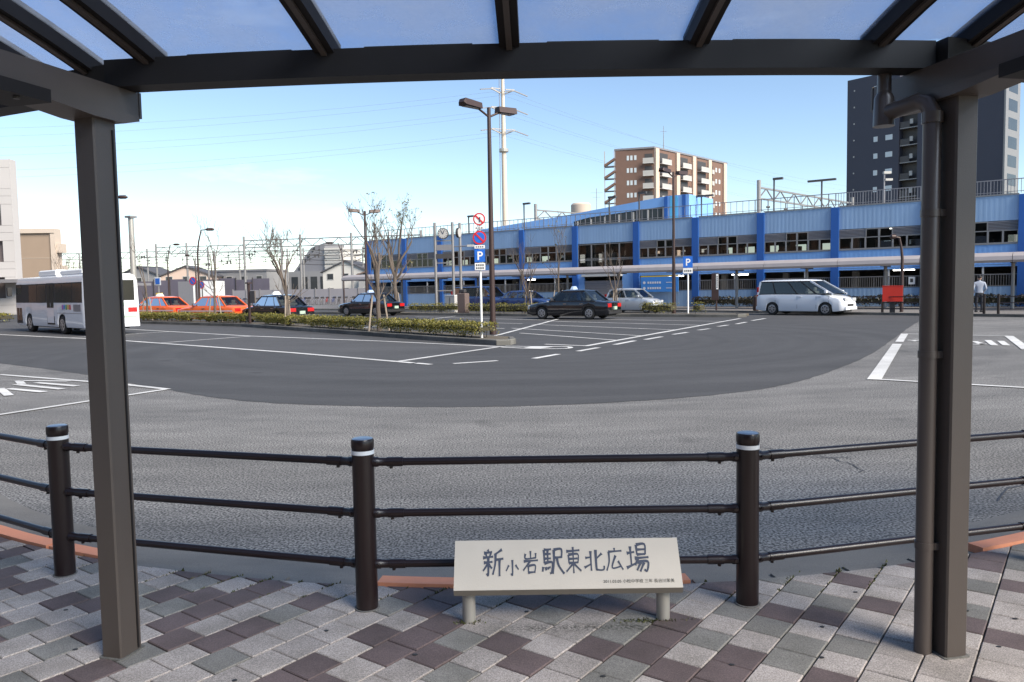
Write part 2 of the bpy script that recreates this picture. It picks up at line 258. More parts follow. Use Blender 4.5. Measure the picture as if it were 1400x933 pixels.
# ------------------------------------------------------------------ mesh helpers
class MB:
    def __init__(s): s.v = []; s.f = []
    def add(s, vs, fs):
        o = len(s.v); s.v += [tuple(v) for v in vs]; s.f += [tuple(o + i for i in f) for f in fs]; return s
    def box(s, x0, x1, y0, y1, z0, z1, b=0):
        if b:
            vs = []
            for z, i in ((z0, b), (z0 + b, 0), (z1 - b, 0), (z1, b)):
                vs += [(x0 + i, y0 + i, z), (x1 - i, y0 + i, z), (x1 - i, y1 - i, z), (x0 + i, y1 - i, z)]
            fs = [(3, 2, 1, 0), (12, 13, 14, 15)]
            for k in range(3):
                for j in range(4): fs.append((k*4+j, k*4+(j+1) % 4, k*4+4+(j+1) % 4, k*4+4+j))
            return s.add(vs, fs)
        return s.add([(x0,y0,z0),(x1,y0,z0),(x1,y1,z0),(x0,y1,z0),(x0,y0,z1),(x1,y0,z1),(x1,y1,z1),(x0,y1,z1)],
                     [(3,2,1,0),(4,5,6,7),(0,1,5,4),(1,2,6,5),(2,3,7,6),(3,0,4,7)])
    def poly(s, pts): return s.add(pts, [tuple(range(len(pts)))])
    def prism(s, pts, z0, z1):
        n = len(pts)
        return s.add([(p[0], p[1], z0) for p in pts] + [(p[0], p[1], z1) for p in pts],
                     [tuple(range(n - 1, -1, -1)), tuple(range(n, 2*n))] + [(i, (i+1) % n, n+(i+1) % n, n+i) for i in range(n)])
    def extr(s, pts, y0, y1):        # polygon in xz, extruded along y
        n = len(pts)
        return s.add([(p[0], y0, p[1]) for p in pts] + [(p[0], y1, p[1]) for p in pts],
                     [tuple(range(n)), tuple(range(2*n-1, n-1, -1))] + [(i, n+i, n+(i+1) % n, (i+1) % n) for i in range(n)])
    def tube(s, path, rad, n=8, cap=True):
        P = [Vector(p) for p in path]; m = len(P); rr = rad if isinstance(rad, (list, tuple)) else [rad] * m
        vs = []; u = None
        for i in range(m):
            t = (P[min(i+1, m-1)] - P[max(i-1, 0)]).normalized()
            if u is None:
                a = Vector((0, 0, 1)) if abs(t.z) < .9 else Vector((1, 0, 0)); u = t.cross(a).normalized()
            else:
                u = (u - t * u.dot(t)).normalized()
            w = t.cross(u)
            for k in range(n):
                an = 2*math.pi*k/n; vs.append(P[i] + (u*math.cos(an) + w*math.sin(an)) * rr[i])
        fs = []
        for i in range(m-1):
            for k in range(n): fs.append((i*n+k, i*n+(k+1) % n, (i+1)*n+(k+1) % n, (i+1)*n+k))
        if cap: fs += [tuple(range(n-1, -1, -1)), tuple(range((m-1)*n, m*n))]
        return s.add(vs, fs)
    def beam(s, p0, p1, w, h, up=(0, 0, 1)):     # rectangular bar, w across, h along up
        a, b = Vector(p0), Vector(p1); t = (b - a).normalized(); x = t.cross(Vector(up)).normalized(); u = x.cross(t)
        vs = [q + x*sx*w/2 + u*sz*h/2 for q in (a, b) for sx, sz in ((-1,-1),(1,-1),(1,1),(-1,1))]
        return s.add(vs, [(3,2,1,0),(4,5,6,7),(0,1,5,4),(1,2,6,5),(2,3,7,6),(3,0,4,7)])
    def ribbon(s, pts, w, z):
        P = [Vector((p[0], p[1], 0)) for p in pts]; L = []; Rr = []
        for i, p in enumerate(P):
            t = (P[min(i+1, len(P)-1)] - P[max(i-1, 0)]).normalized(); nn = Vector((-t.y, t.x, 0)) * w / 2
            L.append(p + nn); Rr.append(p - nn)
        m = len(P)
        return s.add([(q.x, q.y, z) for q in L] + [(q.x, q.y, z) for q in Rr], [(m+i, m+i+1, i+1, i) for i in range(m-1)])
    def disc(s, c, nrm, r, th=.02, n=24, r2=None):
        a = Vector(c); nn = Vector(nrm).normalized(); return s.tube([a - nn*th/2, a + nn*th/2], [r, r2 or r], n)
    def build(s, name, m, parent=None, smooth=False, kind=None):
        me = bpy.data.meshes.new(name); me.from_pydata(s.v, [], s.f); me.materials.append(m); me.update()
        if smooth:
            me.polygons.foreach_set('use_smooth', [True] * len(me.polygons))
            try: me.set_sharp_from_angle(angle=R(38))
            except Exception: pass
        return link(name, me, parent, kind)
def link(name, me, parent=None, kind=None):
    o = bpy.data.objects.new(name, me); COL.objects.link(o)
    if parent is not None: o.parent = parent
    if kind: o['kind'] = kind
    return o
def tag(o, label, cat, group=None):
    o['label'] = label; o['category'] = cat
    if group: o['group'] = group
    return o
def thing(name, label, cat, loc=(0, 0, 0), rz=0, group=None):
    o = bpy.data.objects.new(name, None); COL.objects.link(o); o.location = loc; o.rotation_euler = (0, 0, rz); o.empty_display_size = .2
    return tag(o, label, cat, group)
def kids(o): return [c for c in bpy.data.objects if c.parent == o]
def copy_tree(o, parent=None):
    ch = CH.get(o.name) if False else kids(o)
    c = o.copy(); COL.objects.link(c); c.parent = parent
    for k in ch: copy_tree(k, c)
    return c
def lerp_tab(tab, x):
    if x <= tab[0][0]: return tab[0][1]
    for (a, b), (c, d) in zip(tab, tab[1:]):
        if x <= c:
            t = (x - a) / (c - a) if c > a else 0; t = t * t * (3 - 2 * t) * .5 + t * .5
            return b + (d - b) * t
    return tab[-1][1]
def spline(pts, n=8):
    P = [Vector((p[0], p[1], 0)) for p in pts]; out = []
    for i in range(len(P) - 1):
        p0, p1, p2, p3 = P[max(i-1, 0)], P[i], P[i+1], P[min(i+2, len(P)-1)]
        for k in range(n):
            t = k / n; out.append(.5*((2*p1) + (p2-p0)*t + (2*p0-5*p1+4*p2-p3)*t*t + (3*p1-p0-3*p2+p3)*t**3))
    out.append(P[-1]); return [(q.x, q.y) for q in out]
def text_mesh(body, size, m, name, parent, mtx, ext=.0008, align='CENTER', offset=0.0):
    cu = bpy.data.curves.new('lettering', 'FONT'); cu.body = body; cu.size = size; cu.align_x = align; cu.align_y = 'CENTER'; cu.extrude = ext; cu.offset = offset
    to = bpy.data.objects.new('lettering_tmp', cu); COL.objects.link(to)
    dg = bpy.context.evaluated_depsgraph_get(); me = bpy.data.meshes.new_from_object(to.evaluated_get(dg))
    bpy.data.objects.remove(to); me.materials.clear(); me.materials.append(m)
    o = link(name, me, parent); o.matrix_local = mtx; return o
def struct(o): o['kind'] = 'structure'; return o

# ================================================================== SETTING
m = MB(); m.poly([(-1500, -60, -.02), (1500, -60, -.02), (1500, 2400, -.02), (-1500, 2400, -.02)])
struct(m.build('ground', GROUND))
road = struct(MB().poly([(-75, -60, 0), (75, -60, 0), (75, 30, 0), (40, 60, 0), (-20, 100, 0), (-75, 105, 0)]).build('road', ASPH))
# newer dark lane that swings round the turning circle
ring = spline([(-40, 40), (-25, 29.4), (-12.76, 19.46), (-9.41, 16.73), (-7.47, 14.86), (-5.98, 13.48), (-4.61, 12.23), (-3.24, 11.45), (-1.46, 10.96), (-.02, 10.86), (1.55, 11.09), (3.31, 11.8), (4.96, 13.25), (7.6, 16.91), (10.74, 22.08), (14.42, 28.31), (17.28, 32.91), (20.5, 37.0)], 14)
far = [(13.4, 43.9), (8, 50.5), (-4, 60), (-20, 72), (-45, 98), (-70, 100), (-70, 62)]
ring = [(x + random.uniform(-.015, .015), y + random.uniform(-.02, .02)) for x, y in ring]
m = MB(); m.poly([(x, y, .004) for x, y in ring + far]); struct(m.build('lane', ASPH2))
# bus bays along the island, older grey surface
m = MB(); m.poly([(x, y, .008) for x, y in [(-23.2, 34.6), (-14.12, 28.24), (-5.93, 21.1), (-2.4, 17.72), (-.3, 21.9), (-4.26, 25.5), (-13.2, 38.0), (-22.9, 45.8), (-32, 53), (-36, 44)]])
struct(m.build('bus_bay', ASPH3))
def painted(pts, w, z=.012): return MB().ribbon(pts, w, z).build('painted_line', WHITEL, road)
painted([(-40, 47.4), (-22.35, 34.2), (-14.12, 28.24), (-5.93, 21.1), (-2.23, 17.54)], .17)
painted([(-23.5, 42), (-18.95, 37.97), (-9.96, 29.64), (-4.26, 25.32), (-.21, 21.87)], .15, .013)
painted([(-11.88, 26.2), (-9.81, 29.5)], .13, .014); painted([(-2.68, 17.85), (-.41, 21.82)], .16, .014)
painted([(-17.2, 30.6), (-14.9, 34.2)], .13, .014)
painted([(-1.3, 17.21), (-.34, 17.72)], .15); painted([(-2.15, 17.47), (-1.78, 17.1)], .15, .0125)
painted([(-10.85, 16.53), (-7.23, 14.38), (-5.95, 13.46)], .12); painted([(-9.4, 9.0), (-7.17, 10.87), (-6.0, 13.42)], .12, .013)
for q in ([(-9.22, 14.02), (-8.38, 12.96)], [(-9.03, 13.95), (-8.04, 13.37)], [(-9.3, 14.6), (-7.94, 13.74)], [(-9.7, 15.25), (-8.53, 15.0)], [(-9.07, 14.85), (-7.91, 14.15)], [(-9.62, 15.2), (-9.2, 14.62)]): painted(q, .14, .014)
painted([(12.27, 24.44), (10.5, 21.2)], .2); painted([(10.1, 20.5), (6.07, 13.09)], .22); painted([(6.05, 13.2), (7.74, 11.8), (10, 10)], .12, .013)
painted([(12.27, 24.4), (14.42, 22.71)], .12, .013); painted([(14.42, 22.7), (12.0, 18.2)], .22, .0135)
for q in ([(10.9, 21.3), (11.6, 21.9)], [(11.0, 21.75), (11.5, 21.45)], [(11.35, 22.1), (11.6, 21.5)], [(11.78, 19.9), (12.15, 20.1)], [(12.05, 19.52), (12.9, 21.2)], [(12.31, 19.46), (13.05, 20.88)], [(12.35, 20.9), (12.0, 19.9)]): painted(q, .16, .014)
# taxi stalls
painted([(-.51, 27.37), (2.55, 41.06)], .15, .013); painted([(2.02, 21.63), (10.89, 37.34)], .17, .013); painted([(-6.8, 33.6), (-3.4, 47.5)], .13, .013); painted([(-.9, 24.0), (-.55, 27.3)], .13, .013)
for a, b in (((.95, 22.6), (2.05, 21.7)), ((.3, 28.4), (3.2, 23.7)), ((.0, 32.0), (4.3, 25.6)), ((.9, 35.0), (6.0, 28.7)), ((1.6, 38.2), (7.7, 31.6)), ((2.4, 41.0), (9.4, 34.6)), ((-7, 38.4), (-.3, 31.8)), ((-6.4, 43.0), (.5, 35.8)), ((-5.8, 47.5), (1.6, 39.4))): painted([a, b], .13, .0145)
dd = [(.5, 18.11), (1.13, 19.18), (1.68, 19.95), (2.32, 21.03), (2.88, 21.98), (3.67, 23.41), (4.06, 23.84), (4.8, 25.06), (5.37, 26.08), (6.09, 27.15), (6.76, 28.34), (7.36, 29.15), (8.06, 30.56), (8.7, 31.53), (9.23, 32.2), (10.08, 33.68), (10.71, 34.92), (11.93, 36.87)]
for i in range(0, 18, 2): painted([dd[i], dd[i+1]], .17, .0125)
painted(spline([(-.2, 22.1), (.7, 21.75), (1.5, 21.5), (1.52, 20.95), (1.05, 20.85), (.35, 21.2), (-.3, 21.75)], 6), .14, .0152)
m = MB(); m.poly([(.55, 21.78, .0165), (.3, 21.3, .0165), (.75, 21.02, .0165), (1.15, 21.5, .0165)]); m.build('painted_arrow', WHITEL, road)
# hairline cracks in the near asphalt
for q in ([(2.45, 7.9), (2.75, 7.5), (2.95, 7.35), (3.05, 7.0), (3.02, 6.7)], [(2.5, 7.55), (2.9, 7.3), (3.2, 7.28)], [(3.6, 5.75), (4.2, 6.3), (4.9, 6.5)]):
    q2 = [(x + random.uniform(-.03, .03), y + random.uniform(-.03, .03)) for x, y in spline(q, 5)]
    MB().ribbon(q2, .012, .006).build('crack', GREYD, road)

# foreground pavement: outside of a circle about OC
OC = Vector((.28, 11.13)); RP = 7.04; PZ = .05
def circ(c, r, ph): return (c[0] + r * math.sin(ph), c[1] - r * math.cos(ph))
outer = [circ(OC, RP - .02, R(a)) for a in range(-62, 63, 2)]
m = MB(); m.prism(outer + [(9, -20), (-9, -20)], -.05, PZ - .014); pavement = struct(m.build('pavement', JOINT))
TS = .184; AN = R(53.5); ex, ey = Vector((math.cos(AN), math.sin(AN))), Vector((-math.sin(AN), math.cos(AN)))
def block_mesh(pts, h=0.0):
    n = len(pts); c = Vector((sum(p[0] for p in pts) / n, sum(p[1] for p in pts) / n)); vs = []
    for z, k in ((-.03, 0.0), (-.004, 0.0), (0.0, .004)):
        for p in pts:
            d = c - Vector(p); L = max(d.length, 1e-4); q = Vector(p) + d / L * k * 1.4; vs.append((q.x, q.y, z + h))
    fs = [tuple(range(2*n, 3*n))]
    for k in range(2):
        for i in range(n): fs.append((k*n+i, k*n+(i+1) % n, (k+1)*n+(i+1) % n, (k+1)*n+i))
    return vs, fs
def clip(pts, o, nn, d0):
    out = []
    for i in range(len(pts)):
        a, b = Vector(pts[i]), Vector(pts[(i+1) % len(pts)]); da, db = (a - o).dot(nn) - d0, (b - o).dot(nn) - d0
        if da >= 0: out.append((a.x, a.y))
        if (da < 0) != (db < 0): q = a + (b - a) * (da / (da - db)); out.append((q.x, q.y))
    return out
hs = TS / 2 - .003
sq = [tuple(ex * a + ey * b) for a, b in ((-hs, -hs), (hs, -hs), (hs, hs), (-hs, hs))]
vs, fs = block_mesh(sq); shared = {}
for key, pm in (('L', PAV_L), ('M', PAV_M), ('B', PAV_B)):
    me = bpy.data.meshes.new('paving_block'); me.from_pydata(vs, [], fs); me.materials.append(pm); shared[key] = (me, pm)
rest = {k: MB() for k in shared}; tile_rnd = random.Random(21)
for i in range(-60, 61):
    for j in range(-60, 61):
        off = .5 * (j % 2) + .03 * math.sin(j * 2.3)
        c = ex * ((i + off) * TS) + ey * (j * TS) + Vector((.05, 3.6))
        rr = (c - OC).length
        if rr < RP - .16 or c.y > 8.2 or c.y < -.5 or abs(c.x) > 7: continue
        key = tile_rnd.choices('LMB', (.50, .19, .31))[0]; h = PZ + random.uniform(-.0018, .0018)
        vis = 2.75 < c.y < 5.9 and abs(c.x) < .70 * c.y + .1
        pts = None
        if rr < RP + .16:
            pts = clip([(c.x + p[0], c.y + p[1]) for p in sq], OC, (c - OC).normalized(), RP + .005)
            if len(pts) < 3: continue
            ar = abs(sum(pts[k][0] * pts[(k+1) % len(pts)][1] - pts[(k+1) % len(pts)][0] * pts[k][1] for k in range(len(pts)))) / 2
            if ar < .002: continue
        if vis:
            if pts:
                bc = Vector((sum(p[0] for p in pts) / len(pts), sum(p[1] for p in pts) / len(pts)))
                v2, f2 = block_mesh([(p[0] - bc.x, p[1] - bc.y) for p in pts]); me = bpy.data.meshes.new('paving_block'); me.from_pydata(v2, [], f2); me.materials.append(shared[key][1])
                o = link('paving_block', me, pavement); o.location = (bc.x, bc.y, h)
            else:
                o = link('paving_block', shared[key][0], pavement); o.location = (c.x, c.y, h)
                o.rotation_euler = (random.uniform(-.004, .004), random.uniform(-.004, .004), random.uniform(-.006, .006))
        else:
            v2, f2 = block_mesh(pts or [(c.x + p[0], c.y + p[1]) for p in sq], h); rest[key].add(v2, f2)
for key, mm in rest.items(): mm.build('paving_blocks_beyond', shared[key][1], pavement, kind='stuff')
for x, y in ((-1.17, 3.14), (-.45, 3.34), (-2.0, 3.45), (1.42, 3.55), (2.1, 3.32), (.05, 3.78), (2.18, 3.7), (1.3, 3.25), (-1.6, 3.02), (.9, 3.2), (.35, 3.12), (-.9, 3.6), (1.75, 3.95), (2.35, 3.6), (-2.3, 3.9)):
    MB().prism([(x + random.uniform(.8, 1.2) * .011 * math.cos(a * .785), y + random.uniform(.8, 1.2) * .008 * math.sin(a * .785)) for a in range(8)], PZ + .001, PZ + .004).build('gum_spot', RUBB, pavement)
# moss in the joints close to the fence
m = MB()
for k in range(620):
    ph = R(random.choice([-8.7, -8.9, 7.1, -24.6, -18, -16, -14, -11, -5.5, -3, 9.5, 12.5, 15]) + random.gauss(0, .7)); rad = random.choice([RP + .02, RP + .02, RP + .1, RP + .2]) + random.gauss(0, .018)
    x, y = circ(OC, rad, ph); jx = (Vector((x, y)) - Vector((.05, 3.6))); j = round(jx.dot(ey) / TS - .5) + .5
    q = Vector((.05, 3.6)) + ex * jx.dot(ex) + ey * (j * TS + random.gauss(0, .005)); s = random.uniform(.004, .010); t = random.uniform(0, 6.3)
    m.add([(q.x + s*math.cos(t), q.y + s*math.sin(t), PZ - .008), (q.x - s*math.cos(t), q.y - s*math.sin(t), PZ - .008), (q.x + random.uniform(-s, s), q.y + random.uniform(-s, s), PZ + random.uniform(.002, .011))], [(0, 1, 2)])
for lx, n_ in ((-.23, 90), (.705, 200)):
    for k in range(n_):
        q = Vector((lx + random.gauss(0, .03), 3.67 + random.gauss(0, .012)))
        if lx > 0: q.x += random.gauss(-.06, .07); q.y -= .015
        s = random.uniform(.003, .008); t = random.uniform(0, 6.3)
        m.add([(q.x + s*math.cos(t), q.y + s*math.sin(t), PZ - .002), (q.x - s*math.cos(t), q.y - s*math.sin(t), PZ - .002), (q.x + random.uniform(-s, s), q.y + random.uniform(-s, s), PZ + random.uniform(.003, .011))], [(0, 1, 2)])
tag(m.build('moss', MOSS, kind='stuff'), 'dark green moss growing in the paving joints', 'moss')

# kerb stones (painted orange or bare) and concrete gutter
gut = struct(MB().add([(*circ(OC, r_, R(a)), z_) for a in range(-62, 63) for r_, z_ in ((RP + .0, .02), (RP - .5, .006))], [(2*i, 2*i+2, 2*i+3, 2*i+1) for i in range(124)]).build('gutter', CONC))
def kerb_arc(a0, a1, top, m_, name='kerb_stone', r0=RP - .125, r1=RP - .004, gap=.12):
    aa = [a0 + gap + (a1 - a0 - 2*gap) * t / 4 for t in range(5)]; vs = []
    for a in aa:
        for r_, z_ in ((r1, -.03), (r1, top), (r0 + .02, top), (r0, top - .02), (r0 - .012, .0)): vs.append((*circ(OC, r_, R(a)), z_))
    fs = [(4, 3, 2, 1, 0), tuple(range(20, 25))]
    for i in range(4):
        for k in range(4): fs.append((i*5+k, i*5+k+1, i*5+k+6, i*5+k+5))
    return MB().add(vs, fs).build(name, m_, gut)
for a0, a1, orange in ((-60, -53.5, 1), (-53.5, -47, 1), (-47, -40.5, 1), (-40.5, -34, 1), (-34, -27.6, 1), (-27.6, -22.8, 1), (-8.6, -4.2, 1), (-4.2, .5, 1), (.5, 5.5, 1), (20.6, 27, 1), (27, 33.4, 1), (33.4, 39.8, 1), (39.8, 46.2, 1), (46.2, 53, 1)):
    kerb_arc(a0, a1, PZ + .015, ORANGE)
for a0, a1 in ((-22.7, -17.3), (-17.3, -13), (-13, -8.7), (5.6, 9.4), (9.4, 13.1), (13.1, 16.8), (16.8, 20.5)): kerb_arc(a0, a1, .03, CONC)

# islands, far pavement
def prism_obj(name, pts, z0, z1, m_): return struct(MB().prism(pts, z0, z1).build(name, m_))
I1 = [(-22.86, 45.84), (-13.13, 38.06), (-6.04, 29.42), (-3.43, 26.19), (-1.33, 23.6), (-.45, 22.6)]
def offs(pts, d):
    out = []
    for i, p in enumerate(pts):
        a, b = Vector(pts[max(i-1, 0)]), Vector(pts[min(i+1, len(pts)-1)]); t = (b - a).normalized(); out.append((p[0] - t.y * d, p[1] + t.x * d))
    return out
back = offs(I1, 1.6); back[-1] = (-.35, 24.2)
isl1 = prism_obj('traffic_island', [(p[0] - .0, p[1]) for p in offs(I1, .18)] + [(-.12, 22.75), (.02, 23.3), (-.05, 24.0)] + back[::-1], -.02, .13, mat('island_soil', (.10, .085, .065), .95, 0, .4, 9, .5))
def kerb_run(pts, parent, step=.9, w=.16, top=.16):
    P = [Vector((p[0], p[1], 0)) for p in pts]
    for a, b in zip(P, P[1:]):
        n_ = max(1, round((b - a).length / step)); t = (b - a).normalized()
        for k in range(n_):
            p, q = a.lerp(b, k / n_) + t * .006, a.lerp(b, (k+1) / n_) - t * .006
            zz = top + random.uniform(-.004, .004)
            o = MB(); x = Vector((-t.y, t.x, 0))
            prof = [(0, -.02), (0, zz - .02), (.02, zz), (w, zz), (w, -.02)]
            vs = [(c + x * pr[0])[:2] + (pr[1],) for c in (p, q) for pr in prof]
            o.add(vs, [(0, 1, 2, 3, 4), (9, 8, 7, 6, 5)] + [(k2, k2+5, (k2+1) % 5 + 5, (k2+1) % 5) for k2 in range(5)]); o.build('kerb_stone', CONCD, parent)
kerb_run(I1 + [(-.05, 22.6), (.12, 23.2), (.05, 24.1)], isl1)
I2 = [(-14.5, 57.5), (-7.08, 51.6), (.86, 45.04), (6.35, 42.0), (9.34, 39.9), (11.2, 38.8)]
isl2 = prism_obj('traffic_island', offs(I2, .18) + [(11.6, 39.2), (11.3, 39.9)] + offs(I2, 2.2)[::-1], -.02, .12, MATS['island_soil'])
kerb_run(I2 + [(11.65, 38.85), (11.75, 39.25), (11.5, 39.8)], isl2, step=1.2)
FP = [(40, 27.5), (30, 30.6), (22.3, 34.0), (19.4, 37.2), (15.6, 41.9), (13.2, 45.2), (8, 50.9), (-4, 60), (-20, 71.5), (-30, 79)]
pav2 = prism_obj('pavement', FP + [(-18, 84), (28, 48), (50, 32)], -.02, .11, PAVE2)
kerb_run(FP, pav2, step=1.5, top=.125)

# ================================================================== CANOPY OVER THE PAVEMENT
CC = Vector((.3, 10.9))
def cp(r_, ph, z): x, y = circ(CC, r_, R(ph)); return Vector((x, y, z))
can = thing('bus_stop_canopy', 'dark bronze canopy with curved blue tinted glass roof over the paved foreground', 'canopy')
POSTS = (-41.7, -15.5, 11.55, 38.3)
def rz(s): return 2.685 + .33 * s - .085 * s * s
for pi, ph in enumerate(POSTS):
    rd = Vector((math.sin(R(ph)), -math.cos(R(ph)), 0)); tg = Vector((math.cos(R(ph)), math.sin(R(ph)), 0)); base = cp(7.76, ph, 0)
    def loc(a, b, z): return base + tg * a + rd * b + Vector((0, 0, z))
    # post: hollow section with rounded corners
    w, d, r_ = .052, .064, .007; sec = [(-w+r_, -d), (w-r_, -d), (w, -d+r_), (w, d-r_), (w-r_, d), (-w+r_, d), (-w, d-r_), (-w, -d+r_)]
    m = MB(); vs = [loc(a, b, z) for z in (PZ - .02, 2.40) for a, b in sec]
    m.add(vs, [tuple(range(7, -1, -1)), tuple(range(8, 16))] + [(i, (i+1) % 8, 8+(i+1) % 8, 8+i) for i in range(8)])
    po = m.build('post', BRZ, can)
    MB().add([loc(a*1.22, b*1.18, z) for z in (PZ - .004, PZ + .003) for a, b in sec], [tuple(range(8, 16))] + [(i, (i+1) % 8, 8+(i+1) % 8, 8+i) for i in range(8)]).build('base_grout', CONCD, po)
    m = MB()
    for sgn in (-1, 1):
        a = sgn * (w + .002); m.add([loc(a - .003, -d + .022, .06), loc(a + .003, -d + .022, .06), loc(a + .003, -d + .03, .06), loc(a - .003, -d + .03, .06), loc(a - .003, -d + .022, 2.36), loc(a + .003, -d + .022, 2.36), loc(a + .003, -d + .03, 2.36), loc(a - .003, -d + .03, 2.36)], [(3,2,1,0),(4,5,6,7),(0,1,5,4),(1,2,6,5),(2,3,7,6),(3,0,4,7)])
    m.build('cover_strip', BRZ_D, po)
    # arm: level beam from the plaza end back over the head of the passer-by
    AE = .45 if pi >= 2 else .20
    m = MB(); m.beam(loc(0, -AE, 2.497), loc(0, 2.6, 2.497), .13, .108); arm = m.build('arm', BRZ, can)
    m = MB(); m.beam(loc(0, -AE - .007, 2.497), loc(0, -AE + .007, 2.497), .136, .114); m.build('end_cap', BRZ, arm)
    m = MB(); m.tube([loc(.05, -AE - .009, 2.5), loc(.05, -AE - .013, 2.5)], .006, 8); m.build('bolt', GREYD, arm)
    # haunch bracket under the arm
    prof = [(-AE + .03, 2.442), (-AE + .03, 2.42), (-.08, 2.395), (.09, 2.395), (.40, 2.42), (.40, 2.442)]
    n = len(prof); vs = [loc(a, b, z) for a in (-.085, .085) for b, z in prof]
    MB().add(vs, [tuple(range(n-1, -1, -1)), tuple(range(n, 2*n))] + [(i, (i+1) % n, n+(i+1) % n, n+i) for i in range(n)]).build('bracket', BRZ, can)
    m = MB(); m.beam(loc(0, .32, 2.42), loc(0, .56, 2.42), .2, .05); br = m.build('clamp_plate', BRZ_D, can)
    for bx_ in (-.06, .06): MB().tube([loc(bx_, .44, 2.394), loc(bx_, .44, 2.386)], .012, 8).build('bolt', GREYD, br)
def er(ph):        # eaves line: a flat curve of its own in each bay, joints over the posts
    f_ = (ph + 15.5) % 27.05 - 15.5; u = Vector((math.sin(R(f_)), -math.cos(R(f_)))); w_ = CC - Vector((.35, 19.4)); k = w_.dot(u)
    return -k + math.sqrt(k*k - w_.length_squared + 256)
def arc_beam(r0, r1, z0, z1, a0, a1, name, m_, parent, step=1.5, gapz=None):
    n = max(2, int((a1 - a0) / step)); vs = []
    for i in range(n + 1):
        a = a0 + (a1 - a0) * i / n
        e_ = er(min(max(a, a0 + .02), a1 - .02)) if r0 < 8 else 0
        vs += [cp(r0 + e_, a, z0), cp(r1 + e_, a, z0), cp(r1 + e_, a, z1), cp(r0 + e_, a, z1)]
    fs = [(3, 2, 1, 0), tuple(range(4*n, 4*n+4))]
    for i in range(n):
        for k in range(4): fs.append((i*4+k, i*4+(k+1) % 4, i*4+4+(k+1) % 4, i*4+4+k))
    return MB().add(vs, fs).build(name, m_, parent)
cuts = [-42.55, -15.5, 11.55, 38.6]
for a0, a1 in zip(cuts, cuts[1:]):
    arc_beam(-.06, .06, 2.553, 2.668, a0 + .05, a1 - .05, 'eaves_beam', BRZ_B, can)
    arc_beam(9.9, 10.02, 2.56, 2.67, a0 + .05, a1 - .05, 'rear_beam', BRZ, can)
RIBS = [-42.4, -36.5, -30.6, -24.7, -19.2, -16.7, -14.0, -8.1, -2.2, 3.8, 9.7, 12.7, 15.6, 21.4, 27.3, 33.2, 39.1]
SS = [i * .155 - .02 for i in range(0, 17)]
for a in RIBS:
    tg = Vector((math.cos(R(a)), math.sin(R(a)), 0)); vs = []
    for s_ in SS:
        c = cp(er(a) - .01 + s_, a, rz(s_))
        vs += [c - tg*.042 - Vector((0, 0, .055)), c + tg*.042 - Vector((0, 0, .055)), c + tg*.042 + Vector((0, 0, .03)), c - tg*.042 + Vector((0, 0, .03))]
    n = len(SS) - 1; fs = [(3, 2, 1, 0), tuple(range(4*n, 4*n+4))]
    for i in range(n):
        for k in range(4): fs.append((i*4+k, i*4+(k+1) % 4, i*4+4+(k+1) % 4, i*4+4+k))
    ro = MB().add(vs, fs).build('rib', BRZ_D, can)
    vs = []
    for s_ in SS:
        c = cp(er(a) - .01 + s_, a, rz(s_) - .06); vs += [c - tg*.012 - Vector((0, 0, .008)), c + tg*.012 - Vector((0, 0, .008)), c + tg*.012 + Vector((0, 0, .01)), c - tg*.012 + Vector((0, 0, .01))]
    MB().add(vs, fs).build('cover_strip', BRZ, ro)
for a0, a1 in zip(RIBS, RIBS[1:]):
    vs = []; nd = 4
    for s_ in SS:
        for k in range(nd + 1):
            for dz in (.006, .012): vs.append(cp(er(a0 + .30 + (a1 - a0 - .60) * k / nd) - .01 + s_, a0 + .30 + (a1 - a0 - .60) * k / nd, rz(s_) + dz))
    w_ = (nd + 1) * 2; fs = []
    for i in range(len(SS) - 1):
        for k in range(nd):
            b0 = i*w_ + k*2; b1 = b0 + w_
            fs += [(b0, b1, b1 + 2, b0 + 2), (b0 + 1, b0 + 3, b1 + 3, b1 + 1)]
    MB().add(vs, fs).build('roof_pane', GL_ROOF, can, smooth=True)
    if a1 - a0 > 4: arc_beam(-.05, .02, 2.669, 2.684, a0 + 1.2, a1 - 1.2, 'gutter_clip', RUBB, can)
# gutter outlet and drainpipe beside the right post
pp = cp(7.74, 10.84, 0); m = MB()
m.tube([cp(7.52, 10.35, 2.56), cp(7.52, 10.35, 2.47)], .03, 14); m.tube([cp(7.52, 10.35, 2.475), cp(7.52, 10.35, 2.45), cp(7.52, 10.35, 2.33)], [.03, .042, .046], 14)
m.build('rain_head', PIPE, can, smooth=True)
px, py = pp.x, pp.y; q = cp(7.52, 10.35, 2.385)
m = MB(); m.tube([q, Vector((px, py, 2.40)) + (q - Vector((px, py, 2.38))).normalized() * .06, Vector((px, py, 2.385)) + (q - Vector((px, py, 2.38))).normalized() * .025, Vector((px, py, 2.345)), Vector((px, py, 1.6)), Vector((px, py, .9)), Vector((px, py, PZ - .01))], .036, 18)
dp = m.build('drainpipe', PIPE, can, smooth=True)
m = MB(); m.tube([(px, py, 2.30), (px, py, 2.345)], .041, 18); m.build('socket', PIPE, dp, smooth=True)
rd = Vector((math.sin(R(11.0)), -math.cos(R(11.0)), 0)); tg = Vector((math.cos(R(11.0)), math.sin(R(11.0)), 0))
for z in (.52, 1.34, 1.93):
    m = MB(); m.tube([(px, py, z - .015), (px, py, z + .015)], .0395, 18)
    a = Vector((px, py, z)) + rd * .03; m.beam(a + tg * .02, a + tg * .085, .012, .03); m.tube([a + tg*.065 + rd*.004, a + tg*.065 + rd*.012], .006, 8); m.build('pipe_clip', PIPE, dp, smooth=True)

